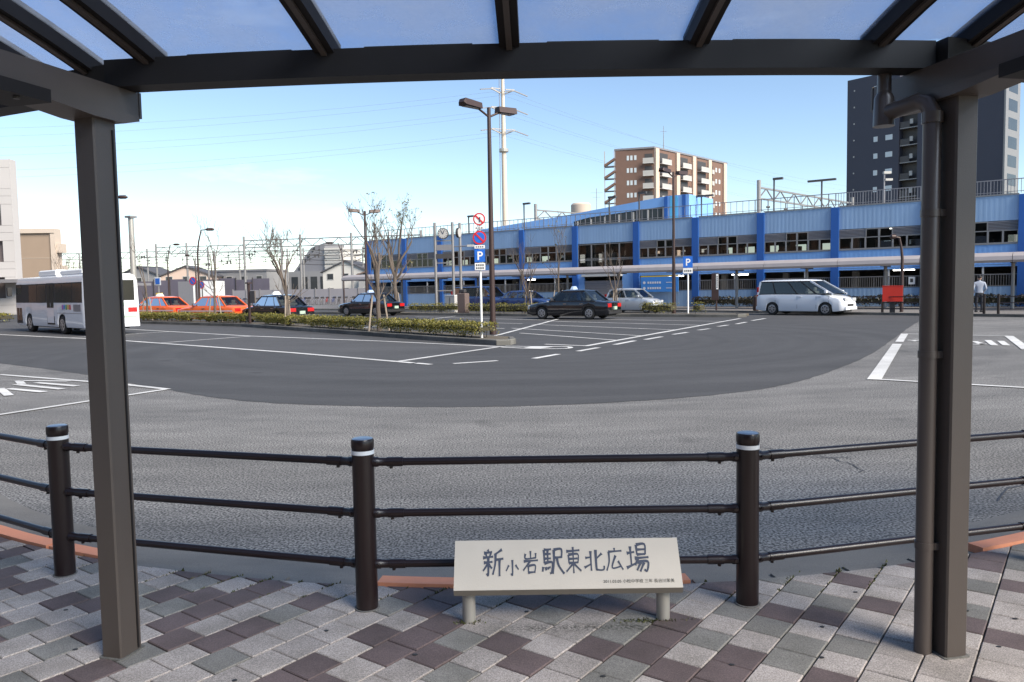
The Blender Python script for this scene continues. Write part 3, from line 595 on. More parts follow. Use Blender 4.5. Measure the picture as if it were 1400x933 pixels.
# ================================================================== PEDESTRIAN FENCE
fen = thing('pedestrian_fence', 'dark brown tubular guard fence curving along the kerb in the foreground', 'fence')
FC = Vector((.3, 10.75)); FR = 6.96; FPH = [-56.2, -40.4, -24.6, -8.72, 7.1, 22.9, 38.7, 54.5]
fp = [Vector((FC.x + FR*math.sin(R(a)), FC.y - FR*math.cos(R(a)), 0)) for a in FPH]
for p in fp:
    m = MB(); m.tube([(p.x, p.y, PZ - .02), (p.x, p.y, .80), (p.x, p.y, .862)], .055, 28); po = m.build('post', FEN, fen, smooth=True)
    m = MB(); m.tube([(p.x, p.y, .862), (p.x, p.y, .872), (p.x, p.y, .905), (p.x, p.y, .914)], [.053, .057, .057, .053], 28); m.build('cap', FEN, po, smooth=True)
    m = MB(); m.tube([(p.x, p.y, .9142), (p.x, p.y, .917)], [.05, .046], 28); m.build('cap_plate', FEN_T, po, smooth=True)
    m = MB(); m.tube([(p.x, p.y, .838), (p.x, p.y, .858)], .0563, 28); m.build('reflective_band', WHITE, po, smooth=True)
    m = MB(); m.tube([(p.x, p.y, PZ), (p.x, p.y, PZ + .004)], .064, 20); m.build('grout_ring', CONC, po)
for a, b in zip(fp, fp[1:]):
    t = (b - a).normalized(); side = Vector((t.y, -t.x, 0))
    for z in (.795, .535, .275):
        za = Vector((0, 0, z)); m = MB(); m.tube([a + t*.05 + za, b - t*.05 + za], .0195, 16); ra = m.build('rail', FEN, fen, smooth=True)
        for e, s in ((a, 1), (b, -1)):
            m = MB(); m.tube([e + t*s*.04 + za, e + t*s*.075 + za, e + t*s*.08 + za, e + t*s*.125 + za], [.025, .025, .021, .021], 14)
            m.tube([e + t*s*.12 + za, e + t*s*.2 + za], .0238, 14)
            m.tube([e + t*s*.14 + za - Vector((0, 0, .024)), e + t*s*.14 + za - Vector((0, 0, .033))], .009, 8); m.tube([e + t*s*.065 + za + side*.02, e + t*s*.065 + za + side*.032], .008, 8)
            m.build('coupling', FEN, ra, smooth=True)

# ================================================================== NAME BOARD
nb = thing('name_board', 'low grey slanted name board with brushed dark kanji on two short legs', 'sign', (.245, 3.675, PZ - .012), R(-.4))
m = MB(); sec = [(-.075, .195), (.075, .385), (.10, .375), (.055, .165), (-.06, .165)]   # y, z
n = len(sec); X = .54; m.add([(sx*X, y, z) for sx in (-1, 1) for y, z in sec], [tuple(range(n)), tuple(range(2*n-1, n-1, -1))] + [(i, n+i, n+(i+1) % n, (i+1) % n) for i in range(n)])
board = m.build('board', SIGNP, nb)
m = MB(); m.add([(-X, -.0765, .194), (X, -.0765, .194), (X, -.0615, .164), (-X, -.0615, .164), (-X, -.07, .1945), (X, -.07, .1945), (X, -.055, .164), (-X, -.055, .164)], [(0,1,2,3),(7,6,5,4),(0,4,5,1),(3,2,6,7),(0,3,7,4),(1,5,6,2)]); m.build('front_lip', SIGNE, nb)
for x in (-.475, .46):
    m = MB(); m.tube([(x, .01, -.01), (x, .01, .17)], .032, 24); lg = m.build('leg', STEEL, nb, smooth=True)
    MB().tube([(x, .01, -.005), (x, .01, .006)], .04, 20).build('base_ring', SIGNE, lg)
fy = Vector((0, .15, .19)).normalized(); fn = Vector((0, -.19, .15)).normalized(); f0 = Vector((0, -.075, .195)); FH = math.hypot(.15, .19)
def onface(u, v, d=.0012): q = f0 + Vector((u, 0, 0)) + fy * v + fn * d; return (q.x, q.y, q.z)
KANJI = [
 [[(2.5,9.7),(3.0,8.9)],[(.8,8.4),(4.6,8.8)],[(1.7,8.2),(2.0,7.2)],[(4.0,8.4),(3.5,7.2)],[(.4,6.7),(5.1,7.1)],[(.8,4.9),(4.8,5.2)],[(2.8,6.9),(2.9,.6),(2.2,1.1)],[(2.7,4.6),(.5,2.0)],[(3.1,4.2),(4.6,2.8)],[(9.2,9.6),(6.2,8.0)],[(6.2,8.2),(6.1,4.5),(5.0,.6)],[(6.2,5.9),(9.9,6.3)],[(8.1,6.1),(8.1,0)]],
 [[(5,8.4),(5.1,1.4),(4.2,2.0)],[(2.9,5.9),(1.3,3.2)],[(6.9,6.0),(8.7,3.8)]],
 [[(5,9.8),(5,6.6)],[(2,8.6),(2.1,6.5),(8,6.9)],[(8,8.9),(8,6.7)],[(1,5.4),(9.3,5.8)],[(4.6,5.4),(.6,1.6)],[(3.6,3.5),(3.7,.3)],[(3.6,3.4),(7.6,3.7),(7.2,.5)],[(3.7,.7),(7.3,.9)]],
 [[(1,9.3),(1.1,4.3)],[(1,9.3),(4.4,9.5)],[(1.1,7.7),(4.2,7.8)],[(1.1,6.0),(4.2,6.1)],[(2.7,9.3),(2.7,4.5)],[(1.1,4.3),(4.7,4.6),(4.4,1.2),(3.6,.6)],[(.5,3),(.2,1.3)],[(1.6,2.9),(1.9,1.7)],[(2.6,2.9),(2.9,2.0)],[(3.4,3.1),(3.7,2.4)],[(5.6,9.2),(9.2,9.5),(9.1,6.2)],[(5.7,6.3),(9.1,6.5)],[(5.7,9.2),(5.6,4.6),(4.9,.4)],[(7.0,6.2),(7.8,3.4),(10.2,.4)]],
 [[(.8,8.2),(9.2,8.6)],[(2,6.9),(2.2,3.7)],[(2,6.9),(8,7.1),(7.8,3.8)],[(2.2,5.3),(7.8,5.5)],[(2.2,3.8),(7.8,4.0)],[(5,9.9),(5,0)],[(4.8,3.6),(.4,.6)],[(5.2,3.6),(9.7,.8)]],
 [[(3.4,9),(3.4,.4)],[(.8,6.0),(3.4,6.3)],[(.2,1.8),(3.4,3.3)],[(8.8,7.9),(6.0,5.6)],[(5.9,9.5),(5.9,1.6),(6.6,.8),(9.2,.8),(9.6,2.5)]],
 [[(5.2,9.9),(5.2,8.4)],[(1.8,8.2),(9.2,8.6)],[(2.0,8.2),(1.9,4),(.3,.2)],[(5.6,6.6),(3.4,1.4),(8.4,2.0)],[(6.8,4.2),(9.3,.5)]],
 [[(.3,6.6),(3.7,7.0)],[(2,9),(2,2.4)],[(-.2,1.5),(4,3.0)],[(4.8,9.5),(4.8,6)],[(4.8,9.5),(8.6,9.7),(8.5,6.1)],[(4.8,7.8),(8.5,7.9)],[(4.8,6.1),(8.5,6.2)],[(3.8,4.8),(9.9,5.1)],[(5.0,4.7),(3.7,2.3)],[(4.6,3.4),(9.4,3.6),(8.7,.4),(7.6,.9)],[(6.2,3.3),(4.3,.6)],[(7.7,3.3),(5.7,.2)]]]
KLAY = [(-.355, .103, .135, .132), (-.262, .08, .102, .108), (-.174, .082, .116, .130), (-.068, .103, .132, .133), (.031, .076, .130, .139), (.131, .100, .112, .136), (.229, .087, .114, .139), (.340, .107, .140, .145)]   # centre u, width, height, centre v
for ci, strokes in enumerate(KANJI):
    m = MB(); uc, kw, kh, vc = KLAY[ci]; u0 = uc - kw/2; v0 = vc - kh/2
    for si, st in enumerate(strokes):
        q = [Vector((p[0], p[1], 0)) for p in spline(st, 5)]; L = []; Rr = []; k = len(q)
        for i, p in enumerate(q):
            t = (q[min(i+1, k-1)] - q[max(i-1, 0)]).normalized(); nn = Vector((-t.y, t.x, 0)); f_ = i / (k - 1)
            w = .47 * (1.15 - .55 * f_ + .35 * (abs(f_ - .5) * 2) ** 3); L.append(p + nn * w); Rr.append(p - nn * w * .95)
        pts = [onface(u0 + a.x * kw/10, v0 + a.y * kh/10, .0012 + .00012 * si) for a in L + Rr]
        m.add(pts, [(i, i+1, k+i+1, k+i) for i in range(k - 1)])
    m.build('kanji', INK, board)
M3 = Matrix((Vector((1, 0, 0)), fy, fn)).transposed().to_4x4()
text_mesh('2011.03.05 小松中学校 三年 長谷川茉美', .0195, INKS, 'small_print', board, Matrix.Translation(onface(.335, .032, .0012)) @ M3, .0003)

# ================================================================== BLUE TWO-STOREY BICYCLE PARK / PLATFORM BUILDING
FA = thing('blue_building', 'long two storey blue panelled building with deep blue columns and roof railing', 'building', (24.97, 47.4, 0), math.atan2(-.6012, .7996))
COLS = [-48.4, -43.6, -39.1, -34.8, -30.0, -24.8, -19.4, -14.7, -10.0, -5.2, 0.0, 4.93, 9.8, 14.6]
DEP = 11.0
def ribbed(x0, x1, z0, z1, y, pitch=.26, dep=.005):
    m = MB(); n = max(1, round((x1 - x0) / pitch)); w = (x1 - x0) / n; vs = []
    for i in range(n):
        a = x0 + i*w
        for fx, yy in ((0, 0), (.42, 0), (.5, -dep), (.92, -dep)): vs.append((a + fx*w, y + yy))
    vs.append((x1, y)); k = len(vs)
    m.add([(a, b, z0) for a, b in vs] + [(a, b, z1) for a, b in vs], [(i, i+1, k+i+1, k+i) for i in range(k-1)])
    return m
for x in COLS: MB().box(x - .24, x + .24, -.16, .3, 0, 6.42).build('column', BLU_D, FA)
rnd = random.Random(3)
for bi, (a, b) in enumerate(zip(COLS, COLS[1:])):
    x0, x1 = a + .24, b - .24; w = x1 - x0; tall = abs(a + 24.8) < .1
    p = ribbed(x0, x1, 5.0, 6.42, 0).build('upper_panel', BLU_L, FA)
    MB().box(x0, x1, -.06, .02, 6.425, 6.5).build('coping', GREYM, p)
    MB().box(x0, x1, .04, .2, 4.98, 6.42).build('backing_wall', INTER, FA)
    if tall:
        zs = ((2.95, 3.72), (3.78, 4.94)); nx = 4
    else: zs = ((3.72, 4.46),); nx = 6
    if not tall:
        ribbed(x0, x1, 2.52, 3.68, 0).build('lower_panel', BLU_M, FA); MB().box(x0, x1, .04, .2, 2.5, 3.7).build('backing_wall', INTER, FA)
    MB().box(x0, x1, -.05, .05, zs[0][0] - .06, zs[0][0]).build('sill', GREYM, FA)
    # window frames and panes
    wid = w / nx
    for z0, z1 in zs:
        for i in range(nx):
            xa, xb = x0 + i*wid, x0 + (i+1)*wid; fr = MB()
            fr.box(xa, xa + .05, -.03, .05, z0, z1); fr.box(xb - .05, xb, -.03, .05, z0, z1); fr.box(xa + .05, xb - .05, -.03, .05, z0, z0 + .05); fr.box(xa + .05, xb - .05, -.03, .05, z1 - .05, z1)
            wo = fr.build('window', GREYM, FA); MB().box(xa + .05, xb - .05, 0, .012, z0 + .05, z1 - .05).build('pane', GL_WIN, wo)
    if not tall:
        # louvres left and right of a raised centre light
        for s0, s1 in ((x0, x0 + wid*2), (x0 + wid*4, x1)):
            lv = MB().box(s0, s1, .03, .06, 4.46, 4.98).build('louvre', GREYD, FA)
            for k in range(6): MB().add([(s0, -.02, 4.48 + k*.085), (s1, -.02, 4.48 + k*.085), (s1, .03, 4.545 + k*.085), (s0, .03, 4.545 + k*.085)], [(0, 1, 2, 3)]).build('slat', LOUV, lv)
        for i in (2, 3):
            xa, xb = x0 + i*wid, x0 + (i+1)*wid; fr = MB(); z0, z1 = 4.48, 4.98
            fr.box(xa, xa + .06, -.03, .05, z0, z1); fr.box(xb - .06, xb, -.03, .05, z0, z1); fr.box(xa + .06, xb - .06, -.03, .05, z1 - .06, z1)
            wo = fr.build('window', GREYM, FA); MB().box(xa + .06, xb - .06, 0, .012, z0, z1 - .06).build('pane', GL_WIN, wo)
    # ground floor
    if tall:
        MB().box(x0, x0 + .55, -.02, .1, 0, 2.9).build('wall_panel', BLU_M, FA); MB().box(x1 - 1.0, x1, -.02, .1, 0, 2.9).build('wall_panel', BLU_M, FA)
        MB().box(x0 + .5, x1 - .95, -.35, .1, 2.42, 2.6).build('shutter_hood', CONW, FA)
        sh = MB()
        for k in range(10): sh.box(x0 + .56, x1 - 1.01, .02 + .015*(k % 2), .06, .1 + k*.2, .29 + k*.2)
        sh.build('roller_shutter', LOUV, FA)
    else:
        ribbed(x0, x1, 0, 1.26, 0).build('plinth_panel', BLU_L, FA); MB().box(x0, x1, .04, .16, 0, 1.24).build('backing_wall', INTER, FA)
        m = MB(); m.box(x0, x1, -.02, .03, 1.93, 1.98); m.box(x0, x1, -.02, .03, 1.28, 1.32); nb_ = int(w / .13)
        for k in range(nb_ + 1):
            xx = x0 + w*k/nb_; r_ = .022 if k % 8 == 0 else .012; m.box(xx - r_, xx + r_, -.012, .012, 1.32, 1.93)
        m.build('railing', GREYM, FA)
        MB().box(x0, x1, -.03, .1, 2.40, 2.5).build('lintel', BLU_M, FA)
        xc = x0 + w * .62; MB().box(xc - .05, xc + .05, .02, .1, 1.26, 2.40).build('mullion', CONW, FA)
# interior: floors, roof deck, partly open rear wall, inner columns, a few fluorescent tubes
MB().box(COLS[0], COLS[-1], .2, DEP, 2.42, 2.56).build('floor_slab', CONW, FA)
MB().box(COLS[0], COLS[-1], .2, DEP, 6.2, 6.36).build('roof_deck', CONW, FA)
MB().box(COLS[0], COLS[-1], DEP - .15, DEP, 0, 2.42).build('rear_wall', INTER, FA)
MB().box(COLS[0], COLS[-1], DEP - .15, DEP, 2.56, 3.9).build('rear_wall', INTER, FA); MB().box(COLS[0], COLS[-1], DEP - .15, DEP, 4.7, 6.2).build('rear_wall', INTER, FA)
MB().box(COLS[0] - .2, COLS[0] - .02, 0, DEP, 0, 6.42).build('end_wall', BLU_M, FA); MB().box(COLS[-1] + .25, COLS[-1] + .4, 0, DEP, 0, 6.42).build('end_wall', BLU_M, FA)
for i in range(30):
    x = COLS[0] + 2 + i*2.05; MB().box(x - .5 - rnd.random()*.35, x + .5, DEP - .16, DEP + .02, 3.9, 4.7).build('rear_pier', INTER, FA)
for x in COLS[1:-1]:
    MB().box(x - .2, x + .2, 5.2, 5.6, 2.56, 6.2).build('inner_column', CONW, FA); MB().box(x - .2, x + .2, 5.2, 5.6, 0, 2.42).build('inner_column', CONW, FA)
for x, y, z in ((-17.2, 2, 2.3), (-1.4, 1.2, 2.32), (-1.8, 2, 5.0), (-12.6, 3, 2.3), (-30.8, 2, 2.3)): MB().box(x - .6, x + .6, y, y + .12, z, z + .06).build('ceiling_tube', TUBE, FA)
# boxes and bags stored behind the upper windows
for i in range(46):
    x = rnd.uniform(-47, 9); s_ = rnd.uniform(.2, .6); MB().box(x, x + s_, .5, .9, 3.3, 3.75 + rnd.uniform(.1, .55)).build('stored_box', rnd.choice([CONW, BALC, TANW, INTER, GREYD, WHITE]), FA)
# roof railing
for bi, (a, b) in enumerate(zip(COLS, COLS[1:])):
    dense = a >= -5.5; m = MB(); m.box(a, b, .02, .07, 7.28, 7.33); m.box(a, b, .02, .07, 6.6, 6.63); n = int((b - a) / (.16 if dense else .42))
    for k in range(n):
        xx = a + (b - a)*k/n; r_ = .028 if k % 5 == 0 else .013; m.box(xx - r_, xx + r_, .03, .06, 6.5, 7.28)
    m.build('roof_railing', LOUV, FA)
# roof stair: sloping blue side wall with glazed band and end block
y0 = 3.2
m = MB(); m.extr([(-37.5, 6.6), (-37.5, 7.0), (-29.2, 7.55), (-18.6, 8.5), (-18.6, 7.75), (-25.5, 7.35), (-27, 7.1), (-27, 6.6)], y0, y0 + 4.5); st = m.build('roof_stair', BLU_M, FA)
m = MB(); m.extr([(-27, 6.5), (-27, 7.1), (-25.5, 7.35), (-18.6, 7.75), (-18.6, 6.5)], y0 + .1, y0 + 4.4); m.build('glazed_band', GL_BLD, st)
for k in range(7):
    xx = -26.6 + k*1.3; MB().box(xx - .06, xx + .06, y0 + .02, y0 + .09, 6.5, 7.15 + (xx + 26)*.075).build('mullion', BALC, st)
MB().box(-18.6, -16.6, y0 - .1, y0 + 4.5, 6.36, 8.5).build('stair_head', BLU_M, FA)
for xx in (-18.5, -17.0): MB().box(xx - .14, xx + .14, y0 - .14, y0 - .1, 6.4, 8.48).build('trim', BLU_D, FA)
for xx in (-18.05, -17.6): MB().box(xx - .1, xx + .1, y0 - .13, y0 - .1, 6.4, 8.45).build('trim', SKYB, FA)
# direction board beside the entrance, notice on the railing
def board_text(x0, x1, z0, z1, y, parent):
    for r_, zz in enumerate((z1 - (z1-z0)*.38, z1 - (z1-z0)*.75)):
        h = (z1 - z0)*.17; MB().disc((x0 + .28, y, zz), (0, 1, 0), h*.55, .01, 14).build('pictogram', WHITE, parent)
        for k in range(6): MB().box(x0 + .55 + k*.19, x0 + .68 + k*.19, y - .006, y, zz - h*.4, zz + h*.4).build('lettering', WHITE, parent)
        m = MB(); m.box(x1 - .95, x1 - .42, y - .006, y, zz - .025, zz + .025); m.add([(x1 - .5, y - .006, zz + h*.6), (x1 - .43, y - .006, zz + h*.6), (x1 - .25, y - .006, zz), (x1 - .43, y - .006, zz - h*.6), (x1 - .5, y - .006, zz - h*.6), (x1 - .34, y - .006, zz)], [(0, 5, 2, 1), (5, 4, 3, 2)]); m.build('arrow', WHITE, parent)
db = thing('direction_board', 'blue direction board with two white arrows on the blue building wall', 'sign', (24.97, 47.4, 0), FA.rotation_euler.z)
MB().box(-18.9, -15.9, -.34, -.28, 1.18, 2.28).build('panel', mat('board_blue', (.06, .26, .68), .5), db); MB().box(-18.9, -15.9, -.345, -.275, 2.285, 2.36).build('top_band', YELLOW, db); board_text(-18.9, -15.9, 1.18, 2.28, -.345, db)
for xx in (-18.4, -16.4): MB().box(xx, xx + .08, -.28, -.165, .4, 2.2).build('bracket', GREYM, db)
for xx, nm in ((-.72, 'notice by the red board'),):
    no = thing('notice_sheet', 'small white notice fixed to the ground floor railing near the red board', 'notice', (24.97, 47.4, 0), FA.rotation_euler.z)
    MB().box(xx - .18, xx + .18, -.05, -.03, 1.45, 1.9).build('sheet', WHITE, no); MB().box(xx - .08, xx + .08, -.056, -.05, 1.58, 1.8).build('print', GREYD, no)

# ---- things on the roof: lamps, camera mast; railway catenary behind
def fl(x, y, z=0): return (24.97 + .7996*x + .6012*y, 47.4 - .6012*x + .7996*y, z)
def roof_lamp(x, y, h, style, label):
    t = thing('platform_lamp', label, 'lamp', fl(x, y, 6.36), FA.rotation_euler.z, 'lamps on the blue building roof')
    MB().tube([(0, 0, 0), (0, 0, h)], .06, 8).build('pole', GREYD, t)
    if style == 'T': MB().box(-.95, .95, -.12, .12, h, h + .13).build('lamp_head', GREYD, t)
    else: MB().box(-.06, .62, -.12, .12, h - .02, h + .13).build('lamp_head', GREYD, t)
    return t
for x, y, h, s_, lb in ((-10.2, 3.2, 2.6, 'L', 'single arm platform lamp on the roof beside the lattice beam'), (-7.3, 4.5, 2.35, 'T', 'T shaped platform lamp on the roof near the dark tower'), (-16.2, 4.5, 2.0, 'T', 'T shaped platform lamp on the roof in front of the brown apartments'), (-22.4, 1.2, 2.15, 'L', 'single arm platform lamp on the roof beside the sloping stair'), (-31.2, 2.0, 2.4, 'L', 'single arm platform lamp on the roof right of the tall pylon'), (-37.4, 2.0, 1.75, 'L', 'short platform lamp on the roof left of the tall pylon'), (-19.9, 1.4, 2.3, 'L', 'platform lamp on the roof at the stair head'), (5.6, 3.0, 2.9, 'L', 'platform lamp on the roof right of the dark tower')): roof_lamp(x, y, h, s_, lb)
t = thing('camera_mast', 'grey mast with two cameras on the roof in front of the dark tower', 'mast', fl(-2.6, 1.2, 6.36)); MB().tube([(0, 0, 0), (0, 0, 2.1)], .05, 8).build('pole', LOUV, t); MB().box(-.05, .4, -.1, .1, 2.05, 2.2).build('camera', BALC, t); MB().box(.05, .5, -.1, .1, 1.62, 1.75).build('camera', BALC, t)

def truss(m, a, b, h, n, r=.085):
    A, B = Vector(a), Vector(b); up = Vector((0, 0, h)); m.beam(A, B, r*1.6, r*1.6); m.beam(A + up, B + up, r*1.6, r*1.6)
    for i in range(n):
        p, q = A.lerp(B, i / n), A.lerp(B, (i+1) / n)
        if i % 2: p, q = p + up, q
        else: q = q + up
        m.beam(p, q, r, r)
def gantry(label, p0, p1, h, depth, mids=(), drop=True):
    t = thing('catenary_gantry', label, 'gantry', (*p0, 0), 0, 'railway catenary gantries'); d = Vector((p1[0]-p0[0], p1[1]-p0[1], 0))
    for f_ in (0, *mids, 1): q = d*f_; MB().tube([(q.x, q.y, 0), (q.x, q.y, h + .6)], .17, 8).build('mast', GREYM, t)
    m = MB(); truss(m, (0, 0, h - depth), (d.x, d.y, h - depth), depth, max(6, int(d.length / 1.3))); m.build('lattice_beam', GREYM, t)
    if drop:
        for k in range(int(d.length / 3.2)):
            q = d*((k + .5)/int(d.length / 3.2)); m = MB(); m.beam((q.x, q.y, h - depth), (q.x, q.y, h - depth - 1.3), .07, .07, (1, 0, 0)); m.beam((q.x - .5, q.y, h - depth - .9), (q.x + .5, q.y, h - depth - 1.2), .05, .05); m.tube([(q.x - .14, q.y, h - depth - .6), (q.x + .14, q.y, h - depth - .6)], .1, 6); m.build('insulator_drop', GREYD, t)
    return t
gantry('lattice catenary beam with pale mast behind the roof right of the brown apartments', fl(-14.4, 12)[:2], fl(-14.4 + 2.5, 32)[:2], 9.6, .9)
gantry('lattice catenary beam behind the roof between pylon and water tank', fl(-37, 12)[:2], fl(-33.4, 34)[:2], 9.4, .9)
gantry('far catenary gantry with long lattice beam over the tracks behind the black taxi', (-37.8, 112), (-12, 106), 9.0, 1.0, (.33, .62))
gantry('catenary gantry above the white box behind the orange taxis', (-57.5, 128), (-36, 124), 9.2, 1.0, (.25,))
gantry('catenary gantry with signals at the left behind the bare trees', (-86, 150), (-56, 146), 9.6, 1.1, (.3, .6))
gantry('far low catenary gantry left of the stepped house', (-62, 165), (-30, 160), 10.0, 1.0, (.5,))

for k, (x, y, h) in enumerate(((-70, 128, 8.5), (-64.5, 134, 9.2), (-52, 130, 7.6), (-47.5, 138, 9.5), (-31, 118, 8.2), (-26.5, 124, 9.0), (-43.5, 116, 7.4), (-22.5, 112, 7.8))):
    t = thing('railway_mast', ('slim grey railway mast with a short bracket, number %s from the left among the gantries' % ('one', 'two', 'four', 'five', 'seven', 'eight', 'six', 'nine')[k]), 'mast', (x, y, 0), 0, 'slim railway masts')
    MB().tube([(0, 0, 0), (0, 0, h)], [.16, .12], 8).build('pole', GREYM, t); m = MB(); m.beam((0, 0, h - 1.2), (2.4, 0, h - 1.0), .1, .1); m.beam((0, 0, h - 2.2), (2.2, 0, h - 1.1), .07, .07); m.build('bracket', GREYD, t)
    m = MB(); m.tube([(1.8, 0, h - 1.5), (1.8, 0, h - 1.05)], .12, 6); m.tube([(2.3, 0, h - 1.5), (2.3, 0, h - 1.05)], .12, 6); m.build('insulator', GREYD, t)
for k, (z0_, z1_, y0_, y1_) in enumerate(((7.2, 7.0, 134, 108), (6.4, 6.3, 130, 106), (8.2, 7.9, 140, 112), (5.7, 5.6, 126, 104))):
    pts = [(-95 + 85*f_/20, y0_ + (y1_ - y0_)*f_/20, z0_ + (z1_ - z0_)*f_/20 - .5*math.sin(math.pi*((f_ % 5)/5))) for f_ in range(21)]
    tag(MB().tube(pts, .035, 4, False).build('contact_wire', GREYD), ('thin contact wire strung between the gantries, %s of four' % ('second from top', 'third from top', 'topmost', 'lowest')[k]), 'wire', 'railway contact wires')

# ================================================================== COVERED WALKWAY
WK = thing('covered_walkway', 'long grey covered walkway with rounded roof in front of the blue building', 'canopy', fl(0, -5.7, .11), FA.rotation_euler.z)
for x in (4.85, -1.23, -5.55, -9.85, -14.1, -18.3, -22.5, -26.7, -30.9, -35.1, -39.3, -43.5):
    po = MB().tube([(x, .9, 0), (x, .9, 2.42)], .09, 10).build('post', GREYM, WK, smooth=True)
    m = MB(); m.beam((x, -.15, 2.42), (x, 2.0, 2.42), .12, .1); m.build('cross_arm', GREYD, po)
prof = [(-.35, 2.40), (-.42, 2.52), (-.36, 2.72), (-.15, 2.86), (.4, 2.93), (1.2, 2.93), (1.9, 2.84), (2.15, 2.68), (2.15, 2.52), (2.0, 2.46)]
xs = [9.5, 4.9, .7, -3.5, -7.7, -11.9, -16.1, -20.3, -24.5, -28.7, -32.9, -37.1, -41.3, -45.5]
for a, b in zip(xs, xs[1:]):
    n = len(prof); MB().add([(x, y, z) for x in (b + .012, a - .012) for y, z in prof], [tuple(range(n)), tuple(range(2*n-1, n-1, -1))] + [(i, n+i, n+(i+1) % n, (i+1) % n) for i in range(n)]).build('roof_section', mat('walkway_roof', (.40, .36, .35), .45, .2, .12, 2), WK, smooth=True)

# ================================================================== HEDGES
def leaves(m, n, x0, x1, y0, y1, z0, z1, s0=.03, s1=.06, rn=random):
    for _ in range(n):
        # mostly on the shell of the box, uneven
        f_ = rn.random(); x = rn.uniform(x0, x1); y = rn.uniform(y0, y1); z = rn.uniform(z0, z1)
        if f_ < .45: z = z1 + rn.gauss(0, .035)
        elif f_ < .8: y = y0 + abs(rn.gauss(0, .05)) - .02
        s = rn.uniform(s0, s1); a = Vector((rn.gauss(0, 1), rn.gauss(0, 1), rn.gauss(0, .8))).normalized(); b = a.cross(Vector((rn.gauss(0, 1), rn.gauss(0, 1), rn.gauss(0, 1)))).normalized(); c = Vector((x, y, z + .03 * math.sin(x*3.1) + .02 * math.sin(x*7.7)))
        m.add([c - a*s, c - b*s*.5, c + a*s, c + b*s*.5], [(0, 1, 2, 3)])
def hedge(p, q, off0, off1, h, label, lm=HEDGE, dens=900, z0=.13, group='clipped hedges on the traffic islands', s=(.022, .045)):
    a, b = Vector(p), Vector(q); L = (b - a).length; t = thing('hedge', label, 'hedge', (a.x, a.y, z0), math.atan2(b.y - a.y, b.x - a.x), group)
    m = MB(); leaves(m, int(L*dens), .05, L - .05, off0, off1, .12, h, *s); m.build('foliage', lm, t)
    m = MB()
    for k in range(int(L*5)):
        x = random.uniform(.1, L - .1); y = random.uniform(off0 + .1, off1 - .1)
        m.tube([(x, y, -.02), (x + random.uniform(-.15, .15), y + random.uniform(-.1, .1), h*.8)], [.012, .005], 4, False)
    m.box(.15, L - .15, off0 + .14, off1 - .12, .22, h - .1); m.build('twigs', HEDGEC, t)
for a, b, lb in (((-22.3, 45.35), (-17.3, 41.4), 'yellow green hedge on the near island below the leftmost orange taxi'), ((-16.9, 41.1), (-13.2, 38.1), 'yellow green hedge on the near island below the second orange taxi'), ((-12.5, 37.25), (-10.0, 34.2), 'short yellow green hedge between the two bare trees near the black taxi'), ((-9.5, 33.6), (-5.7, 28.95), 'yellow green hedge on the near island left of the forked bare tree'), ((-5.2, 28.35), (-1.25, 23.45), 'yellow green hedge at the near end of the island beside the parking sign')):
    hedge(a, b, .3, 1.2, .43, lb)
for a, b, lb in (((-7.2, 51.75), (-3.6, 48.75), 'low yellow green hedge below the clock tower'), ((-3.1, 48.35), (.7, 45.2), 'low yellow green hedge right of the short stone post'), ((.9, 45.05), (3.8, 43.45), 'low hedge behind the front of the black taxi'), ((6.6, 41.85), (8.2, 40.7), 'loose small hedge in front of the silver car'), ((9.0, 40.2), (9.55, 39.85), 'tiny clipped shrub beside the tall lamp post')):
    hedge(a, b, .35, 1.35, .55, lb, dens=420)
for a, b, lb in ((-14.4, -5.4, 'dark low hedge along the blue wall behind the white van'), (-5.0, 9.5, 'dark low hedge along the blue wall behind the red board'), (-33, -24.9, 'dark low hedge along the blue wall behind the taxis')):
    hedge(fl(a, -1.5)[:2], fl(b, -1.5)[:2], .0, 1.0, .62, lb, HEDGED, 170, .11, 'dark hedges along the blue building', (.06, .11))
hedge((-37.5, 53.5), (-33.0, 50.5), 0, 1.0, .5, 'small clipped hedge at the left edge behind the bus', dens=200, z0=0, s=(.05, .09))

